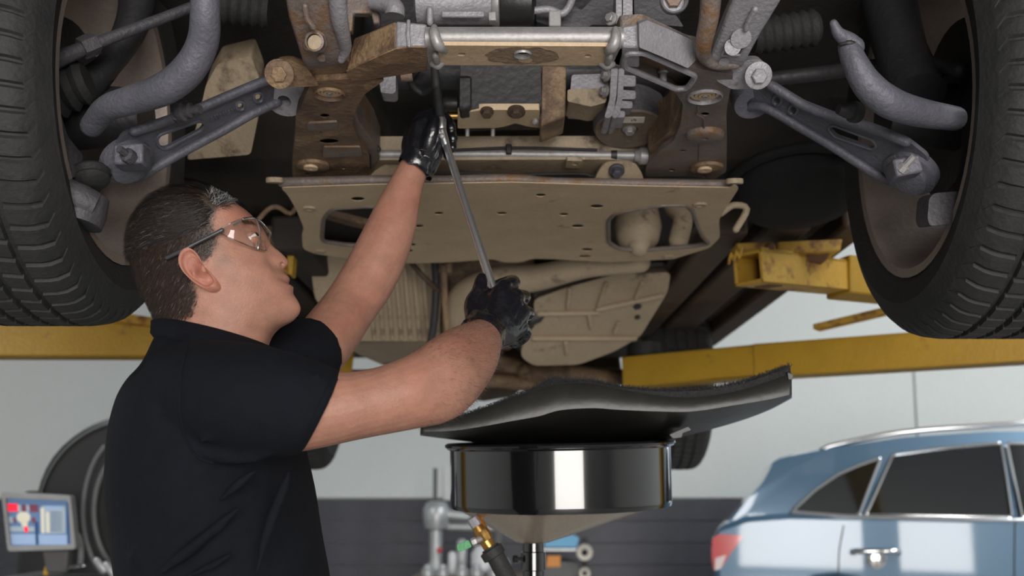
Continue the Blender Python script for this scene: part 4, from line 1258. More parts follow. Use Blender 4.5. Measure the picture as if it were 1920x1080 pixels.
# starter / alternator above the beam
sd = 1.78
st = build('alternator', *lathe([(0.030, 0.0), (0.038, 0.004), (0.038, 0.135), (0.034, 0.14)], PD(778, 5, sd), PD(935, 5, sd) - PD(778, 5, sd), 28), 'alu', veh)
build('alternator_end', *lathe([(0.040, 0.0), (0.042, 0.003), (0.042, 0.012), (0.038, 0.014)], PD(922, 5, sd), (1, 0, 0), 28), 'steel', st)
build('alternator_rib', *box(PD(868, 27, sd - 0.036), (0.075, 0.008, 0.012)), 'alu', st, bevel=0.003)
build('alternator_motor', *lathe([(0.037, 0.0), (0.039, 0.004), (0.039, 0.055), (0.033, 0.06)], PD(938, 5, sd), (1, 0, 0), 28), 'plastic_black', st)
build('alternator_lug', *tube([PD(806, 42, sd - 0.03), PD(806, 18, sd - 0.038)], 0.006, 10, 1, 'round'), 'alu', st)
build('alternator_foot', *slab([(915, 22), (930, 20), (931, 38), (916, 38)], onD(sd - 0.04), (0, 0.02, 0)), 'steel', st, bevel=0.002)
build('pipe_elbow', *tube([PD(700, 2, sd), PD(725, 6, sd - 0.01), PD(740, 16, sd - 0.02), PD(740, 30, sd - 0.02)], [0.016, 0.017, 0.017, 0.018], 16, 4), 'alu', veh)
build('pipe_bracket', *slab([(650, -10), (700, -10), (700, 20), (712, 22), (712, 42), (700, 44), (696, 24), (662, 24), (660, 58), (652, 58), (650, 20)], onD(1.8), (0, 0.02, 0)), 'alu_brown', veh, bevel=0.003)
build('front_cover', *slab(rnd([(1005, -30), (1030, -30), (1060, 0), (1090, 20), (1118, -10), (1150, -30), (1150, 48), (1110, 46), (1090, 60), (1030, 48), (1005, 40)], 4), onD(1.86), (0, 0.1, 0)), 'iron', veh, bevel=0.006)
build('wire_loom', *tube([PD(x, y, 1.82) for x, y in [(1000, 20), (1030, 18), (1052, 26), (1066, 14), (1076, -12)]], 0.007, 10, 4, 'round'), 'alu', veh)
build('connector', *box(PD(1040, 38, 1.82), (0.022, 0.02, 0.03)), 'machine_light', veh, bevel=0.003)
for x0, x1, yb in ((1155, 1166, 46), (1168, 1186, 42)):
    build('cover_flange', *slab(rnd([(x0, -20), (x1, -20), (x1, yb), (x0, yb + 2)], 2), onD(1.75), (0, 0.06, 0)), 'alu', veh, bevel=0.003)
hexbolt('cover_bolt', PD(1147, 36, 1.75), (-0.6, -0.8, 0), 0.008, 0.012, 'steel', veh)
build('cover_web', *slab(rnd([(1188, -20), (1238, -20), (1246, 6), (1272, 34), (1282, 50), (1230, 46), (1190, 40)], 4), onD(1.8), (0, 0.04, 0)), 'iron', veh, bevel=0.005)
ip = build('idler_pulley', *lathe([(0.0225, 0.0), (0.0235, -0.02), (0.021, -0.024), (0.018, -0.02), (0.018, -0.008), (0.0001, -0.008)], PD(1262, 2, 1.66), (0.05, 1, 0.35), 28), 'alu', veh)
hexbolt('idler_bolt', PD(1262, 0, 1.66), (-0.05, -1, -0.35), 0.014, 0.016, 'alu_brown', ip, 0)
build('hanger', *slab(rnd([(710, 140), (742, 138), (742, 172), (736, 176), (714, 174)], 4), onD(1.80), (0, 0.04, 0)), 'alu', veh, bevel=0.004)
build('hanger_stud', *lathe([(0.008, 0), (0.009, 0.02)], PD(752, 145, 1.8), (1, 0, 0.1), 12), 'alu_brown', veh)
for pts, r in (([(815, 130, 1.9), (818, 160, 1.9), (820, 200, 1.93)], 0.008), ([(700, 215, 2.0), (680, 240, 2.05), (696, 262, 2.05), (710, 280, 2.05)], 0.005), ([(795, 120, 1.9), (770, 150, 1.95), (790, 175, 1.97), (812, 165, 1.95)], 0.006)):
    build('engine_hose', *tube([PD(*p) for p in pts], r, 10, 5, 'round'), 'rubber', veh)
build('sensor', *lathe([(0.012, 0.0), (0.014, 0.004), (0.014, 0.03), (0.01, 0.034)], PD(828, 196, 1.93), (1, 0, 0), 16), 'plastic_black', veh)
build('sensor_ring', *lathe([(0.006, 0.0), (0.006, 0.024)], PD(836, 218, 1.94), (1, 0, 0), 12), 'brass', veh)
# --- steering rack tube and rear cross member
rk = build('rack_tube', *tube([PD(695, 290, 2.10), PD(960, 289, 2.10), PD(1200, 292, 2.10)], 0.0098, 16, 1), 'steel', veh)
build('rack_tube_upper', *tube([PD(850, 268, 2.13), PD(960, 268, 2.13), PD(1100, 270, 2.13)], 0.008, 14, 1), 'steel', rk)
build('rack_collar', *lathe([(0.011, -0.02), (0.014, -0.012), (0.018, -0.008), (0.018, 0.006), (0.013, 0.01), (0.013, 0.02)], PD(1208, 292, 2.095), (1, 0, 0), 20), 'steel', rk)
build('brake_line', *tube([PD(x, y, 2.085) for x, y in [(840, 282), (900, 279), (955, 277), (1030, 278), (1120, 281)]], 0.0028, 8, 4), 'rubber', rk)
build('line_clip', *box(PD(954, 280, 2.083), (0.012, 0.012, 0.02)), 'plastic_black', rk, bevel=0.002)
build('tape_mark', *lathe([(0.0104, -0.006), (0.0104, 0.006)], PD(1151, 291, 2.098), (1, 0, 0), 16), 'black_metal', rk)
rcm = build('rear_cross_member', *slab(rnd([(690, 300), (1150, 299), (1200, 306), (1200, 326), (690, 328)], 4), onZ(S0 + 0.012), (0, 0, 0.05), [ell(815, 308, 8, 3)]), 'beige_dull', veh, bevel=0.004)
build('tab', *slab(rnd([(1062, 301), (1092, 302), (1092, 316), (1060, 315)], 3), onZ(S0 + 0.004), (0, 0, 0.008), [ell(1078, 308, 6, 2.2, 10)]), 'beige_dull', rcm, bevel=0.002)
build('cable', *tube([PD(x, y, 2.165) for x, y in [(700, 326), (800, 325), (900, 325), (930, 329), (960, 331), (1000, 327), (1090, 326), (1110, 330), (1122, 322)]], 0.003, 8, 4), 'rubber', rcm)

# --- skid plate
Z1 = 0.625
so = [(526, 352), (700, 346), (960, 342), (1200, 349), (1370, 352), (1376, 345), (1386, 352), (1364, 386), (1348, 412), (1350, 446), (1330, 465), (1262, 486), (1140, 492), (1040, 486), (1000, 485), (975, 492), (945, 492), (925, 486), (840, 492), (770, 494), (690, 490), (590, 476), (568, 467), (566, 440), (570, 428), (556, 394), (540, 366)]
left_open = rnd([(603, 452), (606, 408), (622, 390), (690, 386), (735, 390), (725, 440), (700, 460), (650, 459)], 10)
right_open = rnd([(1140, 412), (1152, 400), (1200, 391), (1241, 384), (1286, 384), (1298, 393), (1306, 418), (1317, 443), (1331, 456), (1302, 461), (1204, 469), (1160, 466), (1141, 455)], 7)
sh = [left_open, right_open] + [ell(x, y, rx, ry, 12) for x, y, rx, ry in [(671, 373, 13, 4), (823, 400, 9, 2.8), (785, 424, 10, 3), (772, 459, 8, 2.8), (767, 470, 8, 2.5), (941, 400, 10, 2.8), (1014, 366, 10, 3), (1119, 387, 13, 3.6), (1083, 424, 12, 3.4), (1101, 468, 11, 2.8), (1097, 481, 12, 2.8), (1057, 402, 9, 3)]]
sk = build('skid_plate', *slab(rnd(so, 7), onZ(Z1), (0, 0, 0.0015), sh), 'beige', veh)
for hl_ in (left_open, right_open):
    build('opening_flange', *tube([PZ(x, y, Z1 + 0.001) for x, y in hl_], 0.0055, 8, 1, closed=True), 'alu_brown', sk)
build('front_lip', *tube([PZ(x, y, Z1 + 0.012) for x, y in [(530, 342), (700, 338), (830, 338), (960, 336), (1040, 342), (1200, 344), (1368, 346)]], 0.0105, 12, 4, 'round'), 'alu_brown', sk)
for (x, y) in ((580, 390), (600, 471), (1312, 383), (1252, 481)):
    build('plate_screw', *lathe([(0.016, 0.0), (0.014, -0.004), (0.009, -0.004), (0.008, -0.002), (0.0001, -0.002)], PZ(x, y, Z1), (0, 0, 1), 22), 'beige_dull', sk)
for (x, y) in ((515, 339), (1377, 341)):
    build('ear_ring', *lathe([(0.010, -0.004), (0.017, -0.004), (0.018, 0.0), (0.017, 0.006), (0.010, 0.006)], PZ(x, y, Z1 + 0.005), (0, -0.2, 1), 22, True), 'beige_dull', sk)
for pts, bolt in (([(1110, 347), (1124, 318), (1136, 304), (1160, 302), (1192, 306), (1204, 326), (1209, 347)], (1156, 318)), ([(676, 346), (706, 318), (735, 302), (772, 308), (780, 346)], None)):
    pl = plane3((1110, 347, 2.15), (1209, 347, 2.15), (1150, 303, 2.10)) if bolt else plane3((676, 346, 2.17), (780, 346, 2.17), (735, 302, 2.12))
    o = build('plate_tab', *slab(rnd(pts, 6), pl, (0, 0.012, 0.008)), 'beige_dull', sk, bevel=0.003)
    if bolt:
        hexbolt('tab_bolt', pl(*bolt), (0, -0.6, -0.9), 0.011, 0.018, 'iron', o, 1.5)
build('stain', *slab(ell(1057, 402, 11, 4, 14), onZ(Z1 + 0.004), (0, 0, 0.001)), 'rust', sk)
# inside the openings
cat = build('catalyst', *tube([PD(1195, 395, 2.75), PD(1196, 425, 2.72), PD(1196, 448, 2.70), PD(1198, 460, 2.69)], [0.055, 0.062, 0.055, 0.03], 24, 4, 'round'), 'beige_dull', veh)
build('catalyst_pipe', *tube([PD(1262, 386, 2.75), PD(1280, 410, 2.72), PD(1272, 450, 2.7)], 0.026, 16, 5, 'round'), 'beige_dull', veh)
build('inner_brace', *beam(PD(610, 400, 2.75), PD(760, 440, 2.8), 0.05, 0.02), 'brown', veh, bevel=0.004)

# --- transmission, tank and exhaust behind the plate, its shade put into their dull beige
def ribbed(name, outline, pl, ext, m, ribs, rw=0.012):
    o = build(name, *slab(rnd(outline, 12), pl, ext), m, veh, bevel=0.015)
    for a, b in ribs:
        build('rib', *tube([pl(*a) - pl.n * 0.006, pl(*b) - pl.n * 0.006], rw, 8, 1, 'round'), m, o)
    return o


pT = plane3((600, 490, 3.1), (820, 490, 3.1), (700, 640, 3.25))
ribbed('fuel_tank', [(580, 480), (822, 480), (826, 560), (822, 640), (660, 640), (590, 560)], pT, (0, 0.5, 0.1), 'beige_dull', [((x, 492), (x + 12, 632)) for x in range(690, 815, 17)], 0.007)
pT2 = plane3((650, 642, 3.4), (820, 642, 3.4), (740, 690, 3.9))
ribbed('tank_shield', [(640, 642), (828, 640), (826, 662), (770, 690), (720, 686), (670, 664)], pT2, (0, 0.3, 0.1), 'beige_dull', [])
pG = plane3((1000, 540, 3.2), (1250, 500, 3.2), (1080, 680, 3.55))
gx = ribbed('gearbox', [(1000, 562), (1060, 540), (1150, 515), (1258, 510), (1252, 548), (1200, 632), (1150, 660), (1085, 684), (1000, 686), (975, 668), (985, 630), (1005, 610)], pG, (0, 0.4, 0.15), 'beige_dull', [((1068, 540), (1064, 574)), ((1136, 530), (1122, 570)), ((1204, 528), (1192, 556)), ((1104, 588), (1108, 612)), ((1160, 604), (1152, 620)), ((1060, 640), (1062, 660)), ((1010, 586), (1120, 584)), ((1120, 578), (1240, 552)), ((1000, 632), (1190, 632))], 0.008)
build('gearbox_plug', *lathe([(0.014, 0.0), (0.014, -0.004), (0.0001, -0.005)], pG(1195, 574), pG.n, 6), 'black_metal', gx)
build('gearbox_plug', *lathe([(0.010, 0.0), (0.010, -0.004), (0.0001, -0.005)], pG(1195, 594), pG.n, 6), 'black_metal', gx)
build('exhaust_pipe', *tube([PD(x, y, D) for x, y, D in [(1200, 492, 2.95), (1100, 500, 3.0), (1010, 520, 3.1), (930, 530, 3.15), (870, 560, 3.2), (856, 620, 3.3), (880, 660, 3.5)]], [0.03, 0.033, 0.04, 0.05, 0.05, 0.045, 0.04], 18, 5, 'round'), 'beige_dull', veh)
build('exhaust_flange', *box(PD(832, 505, 3.05), (0.05, 0.05, 0.03)), 'brown', veh, bevel=0.005)
for pts, r, m in (([(815, 490, 3.02), (818, 540, 3.05), (814, 600, 3.08), (808, 640, 3.1)], 0.012, 'black_metal'), ([(832, 500, 3.0), (834, 560, 3.05), (838, 620, 3.1)], 0.010, 'brown'), ([(770, 492, 3.0), (795, 520, 3.0), (822, 545, 3.05)], 0.008, 'brown_dark')):
    build('rear_line', *tube([PD(*p) for p in pts], r, 10, 4, 'round'), m, veh)
build('tunnel_shield', *slab([(830, 486), (1000, 486), (1010, 560), (960, 660), (850, 660)], plane3((830, 486, 3.3), (1000, 486, 3.3), (900, 660, 4.0)), (0, 0.1, 0.2)), 'brown', veh, bevel=0.02)
build('gearbox_mount', *slab([(985, 520), (1000, 560), (990, 610), (1015, 600), (1060, 545), (1250, 500), (1250, 490), (1000, 495)], onD(3.3), (0, 0.2, 0)), 'black_metal', veh, bevel=0.01)
build('rear_bumper', *slab(rnd([(880, 690), (1165, 690), (1168, 716), (1010, 722), (880, 728)], 8), onD(5.3), (0, 0.2, 0.2)), 'brown_dark', veh, bevel=0.02)
build('heat_panel', *slab(rnd([(408, 120), (470, 105), (487, 150), (488, 200), (470, 290), (350, 300), (370, 230), (386, 160)], 8), plane3((408, 120, 2.0), (487, 150, 2.0), (400, 290, 2.15)), (0, 0.03, 0.05)), 'beige_dull', veh, bevel=0.006)
build('liner_bracket', *tube([PD(x, y, 2.4) for x, y in [(470, 430), (500, 395), (520, 388), (545, 400), (560, 380)]], 0.006, 10, 4, 'round'), 'brown', veh)
build('liner_bracket', *tube([PD(x, y, 2.4) for x, y in [(1352, 400), (1375, 385), (1400, 392), (1380, 430)]], 0.008, 10, 4, 'round'), 'beige_dull', veh)

# ------------------------------------------------------------------ oil drain pan on its stand
OD = 2.30
oax = Vector((-0.020, -0.064, 1)).normalized()
oc = PD(1049, 832, OD)
dr = thing('oil_drain_pan', 'glossy black round oil drain pan with funnel bottom on a pole stand', 'drain pan', (PD(1000, 1040, OD).x, OD, 0))
R0, H0 = 0.236, 0.128
build('drum', *lathe([(R0 - 0.006, -0.004), (R0 + 0.006, 0.0), (R0 + 0.007, -0.006), (R0, -0.010), (R0, -0.013), (R0, -H0 + 0.007), (R0, -H0 + 0.004), (R0 - 0.002, -H0 - 0.004), (R0 - 0.012, -H0 - 0.006), (R0 - 0.012, -0.02), (0.03, -0.05), (0.03, -0.045), (R0 - 0.012, -0.012)], oc, oax, 96, True), 'gloss_black', dr)
build('rim_bead', *lathe([(R0 + 0.006 + 0.005 * math.cos(t), 0.0 + 0.005 * math.sin(t)) for t in [2 * PI * k / 8 for k in range(8)]], oc, oax, 96, True), 'gloss_black', dr)
a_, u_, v_ = frame(oax)
bc = oc - oax * H0
ap = PD(1000, 1016, OD)
rings = []
for t, in [(0.0,), (0.15,), (0.5,), (0.9,), (1.0,)]:
    c = bc.lerp(ap, t)
    r = (R0 - 0.006) * (1 - t) + 0.036 * t
    rings.append([c + (u_ * math.cos(2 * PI * k / 64) + v_ * math.sin(2 * PI * k / 64)) * r for k in range(64)])
build('funnel', *loft(rings), 'funnel', dr)
mb = MB()
pb = PD(1000, 1010, OD)
mb.add(tube([ap + Vector((0, 0, 0.02)), Vector((pb.x, OD, pb.z - 0.1)), Vector((pb.x, OD, 0.35))], 0.0225, 20, 1))
mb.build('pole', 'gloss_black', dr)
build('pole_collar', *lathe([(0.0225, -0.02), (0.026, -0.018), (0.026, 0.018), (0.0225, 0.02)], PD(1000, 1052, OD), (0, 0, 1), 20), 'gloss_black', dr)
build('collar_screw', *lathe([(0.004, 0.0), (0.004, 0.012), (0.008, 0.012), (0.008, 0.02)], PD(980, 1048, OD - 0.01), (-1, -0.3, 0), 12), 'gloss_black', dr)
build('reservoir', *lathe([(0.0, 0.06), (0.2, 0.06), (0.22, 0.08), (0.22, 0.36), (0.2, 0.4), (0.05, 0.42), (0.0, 0.42)], (pb.x, OD, 0), (0, 0, 1), 40), 'gloss_black', dr)
for sx in (-1, 1):
    for sy in (-1, 1):
        cw = Vector((pb.x + 0.17 * sx, OD + 0.17 * sy, 0.035))
        o = build('caster', *lathe([(0.0, -0.015), (0.035, -0.015), (0.035, 0.015), (0.0, 0.015)], cw, (1, 0, 0), 20), 'rubber', dr)
        build('caster_fork', *box(cw + Vector((0, 0, 0.03)), (0.04, 0.03, 0.035)), 'steel', o, bevel=0.004)
va, vb = PD(893, 985, 2.16), PD(921, 1030, 2.16)
dv = (vb - va).normalized()
vl = build('valve', *tube([va, va.lerp(vb, 0.3), vb], [0.010, 0.0135, 0.013], 16, 1), 'brass', dr)
build('valve_tip', *lathe([(0.011, -0.01), (0.012, 0.0), (0.011, 0.008)], PD(890, 980, 2.16), dv, 8), 'alu', vl)
build('valve_body', *lathe([(0.015, -0.01), (0.017, 0.0), (0.015, 0.012)], PD(906, 1004, 2.16), dv, 8), 'brass', vl)
build('valve_stem', *tube([PD(902, 1010, 2.15), PD(884, 1018, 2.14)], [0.006, 0.006], 10, 1), 'steel', vl)
build('valve_nut', *lathe([(0.008, -0.005), (0.009, 0.0), (0.008, 0.005)], PD(889, 1016, 2.142), (-1, 0, -0.4), 6), 'steel', vl)
build('valve_handle', *slab(rnd([(856, 1021), (878, 1012), (885, 1025), (866, 1034), (858, 1033)], 3), onD(2.135), (0, 0.012, 0)), 'green_paint', vl, bevel=0.002)
hp = [vb - dv * 0.005, PD(938, 1060, 2.16), PD(968, 1130, 2.18), PD(985, 1300, 2.22), Vector((pb.x - 0.03, OD - 0.08, 0.40))]
build('hose', *tube(hp, [0.0185, 0.0185, 0.018, 0.018, 0.018], 16, 5), 'rubber', dr)
build('hose_collar', *lathe([(0.0185, -0.01), (0.024, -0.008), (0.024, 0.008), (0.0185, 0.01)], PD(924, 1037, 2.16), dv, 20), 'rubber', dr)
build('valve_strap', *beam(PD(896, 968, 2.2), PD(912, 996, 2.17), 0.012, 0.004), 'brass', vl)

# ------------------------------------------------------------------ splash shield lying on the pan
def row(pts, D, n=8, dz=0.0):
    return catmull([PD(x, y, D if not callable(D) else D(x)) + Vector((0, 0, dz)) for x, y in pts], n)


xk = [788, 850, 905, 960, 1010, 1050, 1110, 1160, 1230, 1300, 1380, 1440, 1484]
y0 = [804, 785, 768, 746, 730, 720, 719, 729, 741, 745, 734, 716, 700]
y1 = [809, 806, 798, 788, 779, 768, 764, 767, 770, 770, 758, 748, 738]
y2 = [812, 818, 815, 810, 806, 802, 800, 800, 800, 792, 776, 760, 742]
y3 = [815, 823, 829, 830, 830, 830, 830, 829, 827, 812, 790, 768, 745]
r0 = row(zip(xk, y0), 2.02)
r1 = row(zip(xk, y1), 2.022)
r2 = row(zip(xk, y2), 2.16)
r3 = row(zip(xk, y3), 2.36)
r4 = [p + Vector((0, 0.22, 0.03)) for p in r3]
r5 = [p + Vector((0, 0.26, 0.06)) for p in r3]
rows = [r0, r1, r2, r3, r4, r5]
V, Fc = loft(rows, closed_ring=False, caps=False)
tray = thing('splash_shield', 'curved black plastic splash shield with felt lining lying on the drain pan', 'splash shield', r3[50])
o = build('shell', V, Fc, 'shield', tray, smooth=35, recalc=True)
so_ = o.modifiers.new('solid', 'SOLIDIFY')
so_.thickness = 0.004
so_.offset = 0
fr = [[p + Vector((0, 0.004, 0.002)) for p in r0], [p + Vector((0, 0.03, 0.012)) for p in r1], [p + Vector((0, 0.01, 0.014)) for p in r2], [p + Vector((0, 0, 0.014)) for p in r3], [p + Vector((0, -0.01, 0.02)) for p in r4]]
fz = [0.003 + 0.010 * max(0, min(1, (k - 56) / 14)) for k in range(len(r0))]
V, Fc = loft([[p + Vector((0, 0.003, 0.0)) for p in r0], [p + Vector((0, 0.006, f)) for p, f in zip(r0, fz)], [p + Vector((0, 0.05, -0.004 + f)) for p, f in zip(r0, fz)]] + fr[2:], closed_ring=False, caps=False)
felt = build('felt_lining', V, Fc, 'felt', tray, smooth=35)
V, Fc = [], []
for i in range(5200):
    t = random.random() ** 0.9 * (len(r0) - 1.01)
    if i < 500:
        t = random.gauss(38, 2.2)
    k = int(t)
    b = r0[k].lerp(r0[k + 1], t - k) + Vector((0, 0, fz[k])) + Vector((random.uniform(-0.003, 0.003), random.uniform(0.0, 0.045), random.uniform(-0.001, 0.003)))
    L = random.uniform(0.004, 0.012) * (1.9 if i < 500 else 1) * (0.4 if k < 30 and i > 500 else 1)
    d = Vector((random.gauss(0, 0.8), random.gauss(-0.1, 0.4), random.uniform(0.2, 1.2))).normalized()
    s = d.cross(Vector((0, 1, 0.1))).normalized() * 0.00035
    m_ = b + d * L * 0.5 + Vector((random.gauss(0, 0.001), 0, 0.0005))
    n = len(V)
    V += [b - s, b + s, m_ + s, m_ - s, b + d * L]
    Fc += [[n, n + 1, n + 2, n + 3], [n + 3, n + 2, n + 4]]
tag(build('felt_fuzz', V, Fc, 'felt', tray, smooth=0, recalc=False), kind='stuff')
build('tab', *slab(rnd([(1255, 815), (1290, 800), (1296, 806), (1280, 812), (1278, 820), (1262, 822)], 2), onD(2.1), (0, 0.1, 0)), 'plastic_black', tray, bevel=0.002)
build('fin', *slab([(1476, 697), (1488, 702), (1486, 712), (1478, 712)], onD(2.015), (0, 0.02, 0)), 'shield', tray, bevel=0.001)

# ------------------------------------------------------------------ wrench
WA, WB = PD(833, 262, 1.875), PD(951, 622, 1.757)
wr = thing('wrench', 'long chrome flex-head socket wrench held in both gloved hands', 'wrench', WB)
build('handle', *tube([WA, WA.lerp(WB, 0.12), WA.lerp(WB, 0.6), WB], [0.0062, 0.0072, 0.0078, 0.0078], 20, 1, 'round'), 'tool_chrome', wr)
hd = build('flex_head', *tube([PD(829, 246, 1.872), PD(833, 262, 1.874), PD(838, 278, 1.873)], [0.0095, 0.0098, 0.0085], 16, 1, 'round', flat=0.85), 'tool_chrome', wr)
build('pivot_pin', *lathe([(0.0045, 0.0), (0.005, -0.002), (0.003, -0.0035), (0.0001, -0.0035)], PD(829, 255, 1.863), (0, 1, 0.1), 14), 'steel', hd)
sk_ = build('socket', *lathe([(0.0078, -0.001), (0.0088, 0.001), (0.0090, 0.021), (0.0080, 0.024)], PD(828, 244, 1.872), Vector((-0.03, 0.15, 1)), 24), 'tool_chrome', wr)
build('extension', *tube([PD(826, 222, 1.885), PD(822, 190, 1.895), PD(820, 168, 1.9)], 0.0085, 16, 1), 'black_metal', wr)

# ------------------------------------------------------------------ person
HD = 1.52


def ploft(levels, seg=28, n=5, power=1.0):
    """levels: (A, B, D, hw): image points of the two silhouette edges at distance D, half depth hw"""
    A = catmull([PD(*l[0], l[2]) for l in levels], n)
    B = catmull([PD(*l[1], l[2]) for l in levels], n)
    H = interp([l[3] for l in levels], n)
    rings = []
    N = len(A)
    for i in range(N):
        c = (A[i] + B[i]) / 2
        u = (B[i] - A[i]) / 2
        j, k = min(i + 1, N - 1), max(i - 1, 0)
        T = ((A[j] + B[j]) / 2 - (A[k] + B[k]) / 2)
        v = T.cross(u).normalized()
        if v.y > 0:
            v = -v
        r = []
        for q_ in range(seg):
            th = 2 * PI * q_ / seg
            ca, sa = math.cos(th), math.sin(th)
            ca = math.copysign(abs(ca) ** power, ca)
            sa = math.copysign(abs(sa) ** power, sa)
            r.append(c + u * ca + v * (H[i] * sa))
        rings.append(r)
    return loft(rings)


def proj(v):
    d = v - Vector((0, 0, CH))
    c, s = math.cos(PITCH), math.sin(PITCH)
    f = d.y * c + d.z * s
    yy = -d.y * s + d.z * c
    return CX + FPX * d.x / f, CY - FPX * yy / f


def in_poly(x, y, P):
    ins = False
    j = len(P) - 1
    for i in range(len(P)):
        if (P[i][1] > y) != (P[j][1] > y) and x < (P[j][0] - P[i][0]) * (y - P[i][1]) / (P[j][1] - P[i][1]) + P[i][0]:
            ins = not ins
        j = i
    return ins


# head levels: front, back, half width, protrusion (px), sigma of the protrusion
HL = [((498, 668), (305, 668), .060, 0, .02), ((502, 645), (300, 640), .060, 0, .02), ((508, 628), (296, 610), .060, 0, .02), ((522, 614), (286, 584), .062, 0, .02), ((545, 604), (270, 553), .064, 6, .025),
      ((560, 590), (260, 527), .066, 9, .024), ((564, 577), (254, 511), .068, 10, .022), ((558, 563), (251, 498), .070, 8, .02), ((549, 549), (249, 486), .072, 5, .024),
      ((550, 537), (248, 476), .073, 8, .021), ((538, 532), (248, 470), .0735, 1, .02), ((544, 523), (248, 462), .074, 9, .020), ((536, 513), (249, 455), .0745, 6, .016),
      ((530, 506), (250, 447), .075, 9, .017), ((539, 498), (251, 440), .075, 22, .015), ((540.5, 488), (254, 430), .0755, 28, .014), ((528, 474), (258, 420), .076, 22, .012),
      ((514, 463), (263, 411), .0765, 15, .011), ((503, 450), (270, 402), .077, 9, .012), ((498, 438), (279, 393), .0775, 4, .03), ((492, 427), (291, 383), .0775, 0, .03),
      ((479, 411), (308, 374), .076, 0, .03), ((461, 394), (332, 366), .070, 0, .03), ((440, 383), (360, 362), .057, 0, .03), ((418, 374), (384, 362), .035, 0, .03), ((404, 367), (398, 364), .012, 0, .03)]


def head_rings(seg=120, n=3, inset=0.0):
    Fp = catmull([Vector((l[0][0], l[0][1], 0)) for l in HL], n)
    Bp = catmull([Vector((l[1][0], l[1][1], 0)) for l in HL], n)
    W = interp([l[2] for l in HL], n)
    Pr = interp([l[3] for l in HL], n)
    Sg = interp([l[4] for l in HL], n)
    N = len(Fp)
    side0 = [Fp[i] - (Fp[i] - Bp[i]).normalized() * Pr[i] for i in range(N)]
    side = []
    for i in range(N):
        acc, wt = Vector(), 0.0
        for j in range(max(0, i - 9), min(N, i + 10)):
            g_ = math.exp(-((i - j) / 4.5) ** 2)
            acc, wt = acc + side0[j] * g_, wt + g_
        side.append(acc / wt)
    side[-1], side[-2], side[-3], side[-4] = side0[-1], side0[-2], side0[-3], side0[-4]
    rings = []
    for i in range(len(Fp)):
        lev = i / n
        r = []
        for k in range(seg):
            th = 2 * PI * k / seg
            a, b = math.cos(th), math.sin(th)
            s = 0.47 + (0.53 if a > 0 else 0.47) * math.copysign(abs(a) ** 0.92, a)
            y = W[i] * math.copysign(abs(b) ** 0.86, b) * (1 - 0.10 * max(0, a) ** 2)
            P = Bp[i].lerp(side[i], s)
            dirv = (side[i] - Bp[i]).normalized()
            if a > 0:
                P = P + (Fp[i] - side[i]) * math.exp(-(y / Sg[i]) ** 2)
                e = math.exp(-((lev - 17.4) / 1.3) ** 2) * math.exp(-((abs(y) - 0.031) / 0.015) ** 2)
                ck = math.exp(-((lev - 14.6) / 1.6) ** 2) * math.exp(-((abs(y) - 0.048) / 0.016) ** 2)
                wing = math.exp(-((lev - 14.2) / 0.8) ** 2) * math.exp(-((abs(y) - 0.014) / 0.006) ** 2)
                fold = math.exp(-((lev - 12.6) / 1.6) ** 2) * math.exp(-((abs(y) - 0.027) / 0.006) ** 2)
                P = P - dirv * (10 * e - 4 * ck - 5 * wing + 2.2 * fold)
            if inset:
                y *= 1 - inset / 0.07
                P = P + ((Fp[i] + Bp[i]) / 2 - P).normalized() * (inset / mp(HD))
            # jaw slims towards the chin
            if a > 0:
                y *= 1 - 0.28 * a * a * math.exp(-((lev - 5.5) / 2.6) ** 2)
            r.append(PD(P.x, P.y, HD) + Vector((0, -y, 0)) if b >= 0 else PD(P.x, P.y, HD) + Vector((0, -y, 0)))
        rings.append(r)
    return rings


HAIR = [(436, 350), (443, 374), (424, 383), (406, 394), (399, 414), (399, 432), (410, 446), (402, 462), (392, 484), (374, 494), (364, 508), (362, 530), (371, 556), (362, 588), (340, 602), (300, 613), (230, 650), (190, 400), (300, 320)]
RA = [((500, 688), (450, 850), 1.38, .052), ((560, 690), (505, 850), 1.38, .053), ((640, 697), (570, 846), 1.39, .054), ((700, 690), (685, 822), 1.405, .052), ((762, 667), (785, 803), 1.42, .049), ((812, 636), (840, 790), 1.45, .046),
      ((842, 618), (878, 757), 1.51, .044), ((864, 609), (912, 712), 1.575, .038), ((880, 606), (930, 668), 1.635, .030), ((890, 598), (940, 642), 1.675, .026), ((905, 585), (950, 622), 1.70, .024)]
LA = [((490, 660), (585, 745), 1.69, .05), ((548, 622), (638, 694), 1.74, .051), ((580, 590), (674, 642), 1.79, .050), ((606, 560), (700, 598), 1.83, .048), ((632, 522), (735, 546), 1.85, .047), ((657, 478), (761, 490), 1.86, .044),
      ((682, 430), (779, 432), 1.87, .040), ((708, 380), (788, 376), 1.88, .035), ((734, 334), (796, 340), 1.885, .029), ((754, 300), (808, 316), 1.89, .026), ((768, 280), (816, 300), 1.89, .022)]
TORSO = [((318, 640), (470, 660), HD, .05), ((310, 680), (490, 690), HD + .01, .13), ((285, 740), (520, 750), HD + .02, .17), ((265, 850), (540, 850), HD + .03, .175), ((262, 960), (560, 960), HD + .03, .165), ((270, 1120), (585, 1120), HD + .03, .15)]
bm_ = MB()
bm_.add(loft(head_rings()))
bm_.add(ploft(RA, 26))
bm_.add(ploft(LA, 26))
bm_.add(ploft(TORSO, 26))
V, Fc = remesh('body', bm_, 0.0023, it=3, fac=0.5)


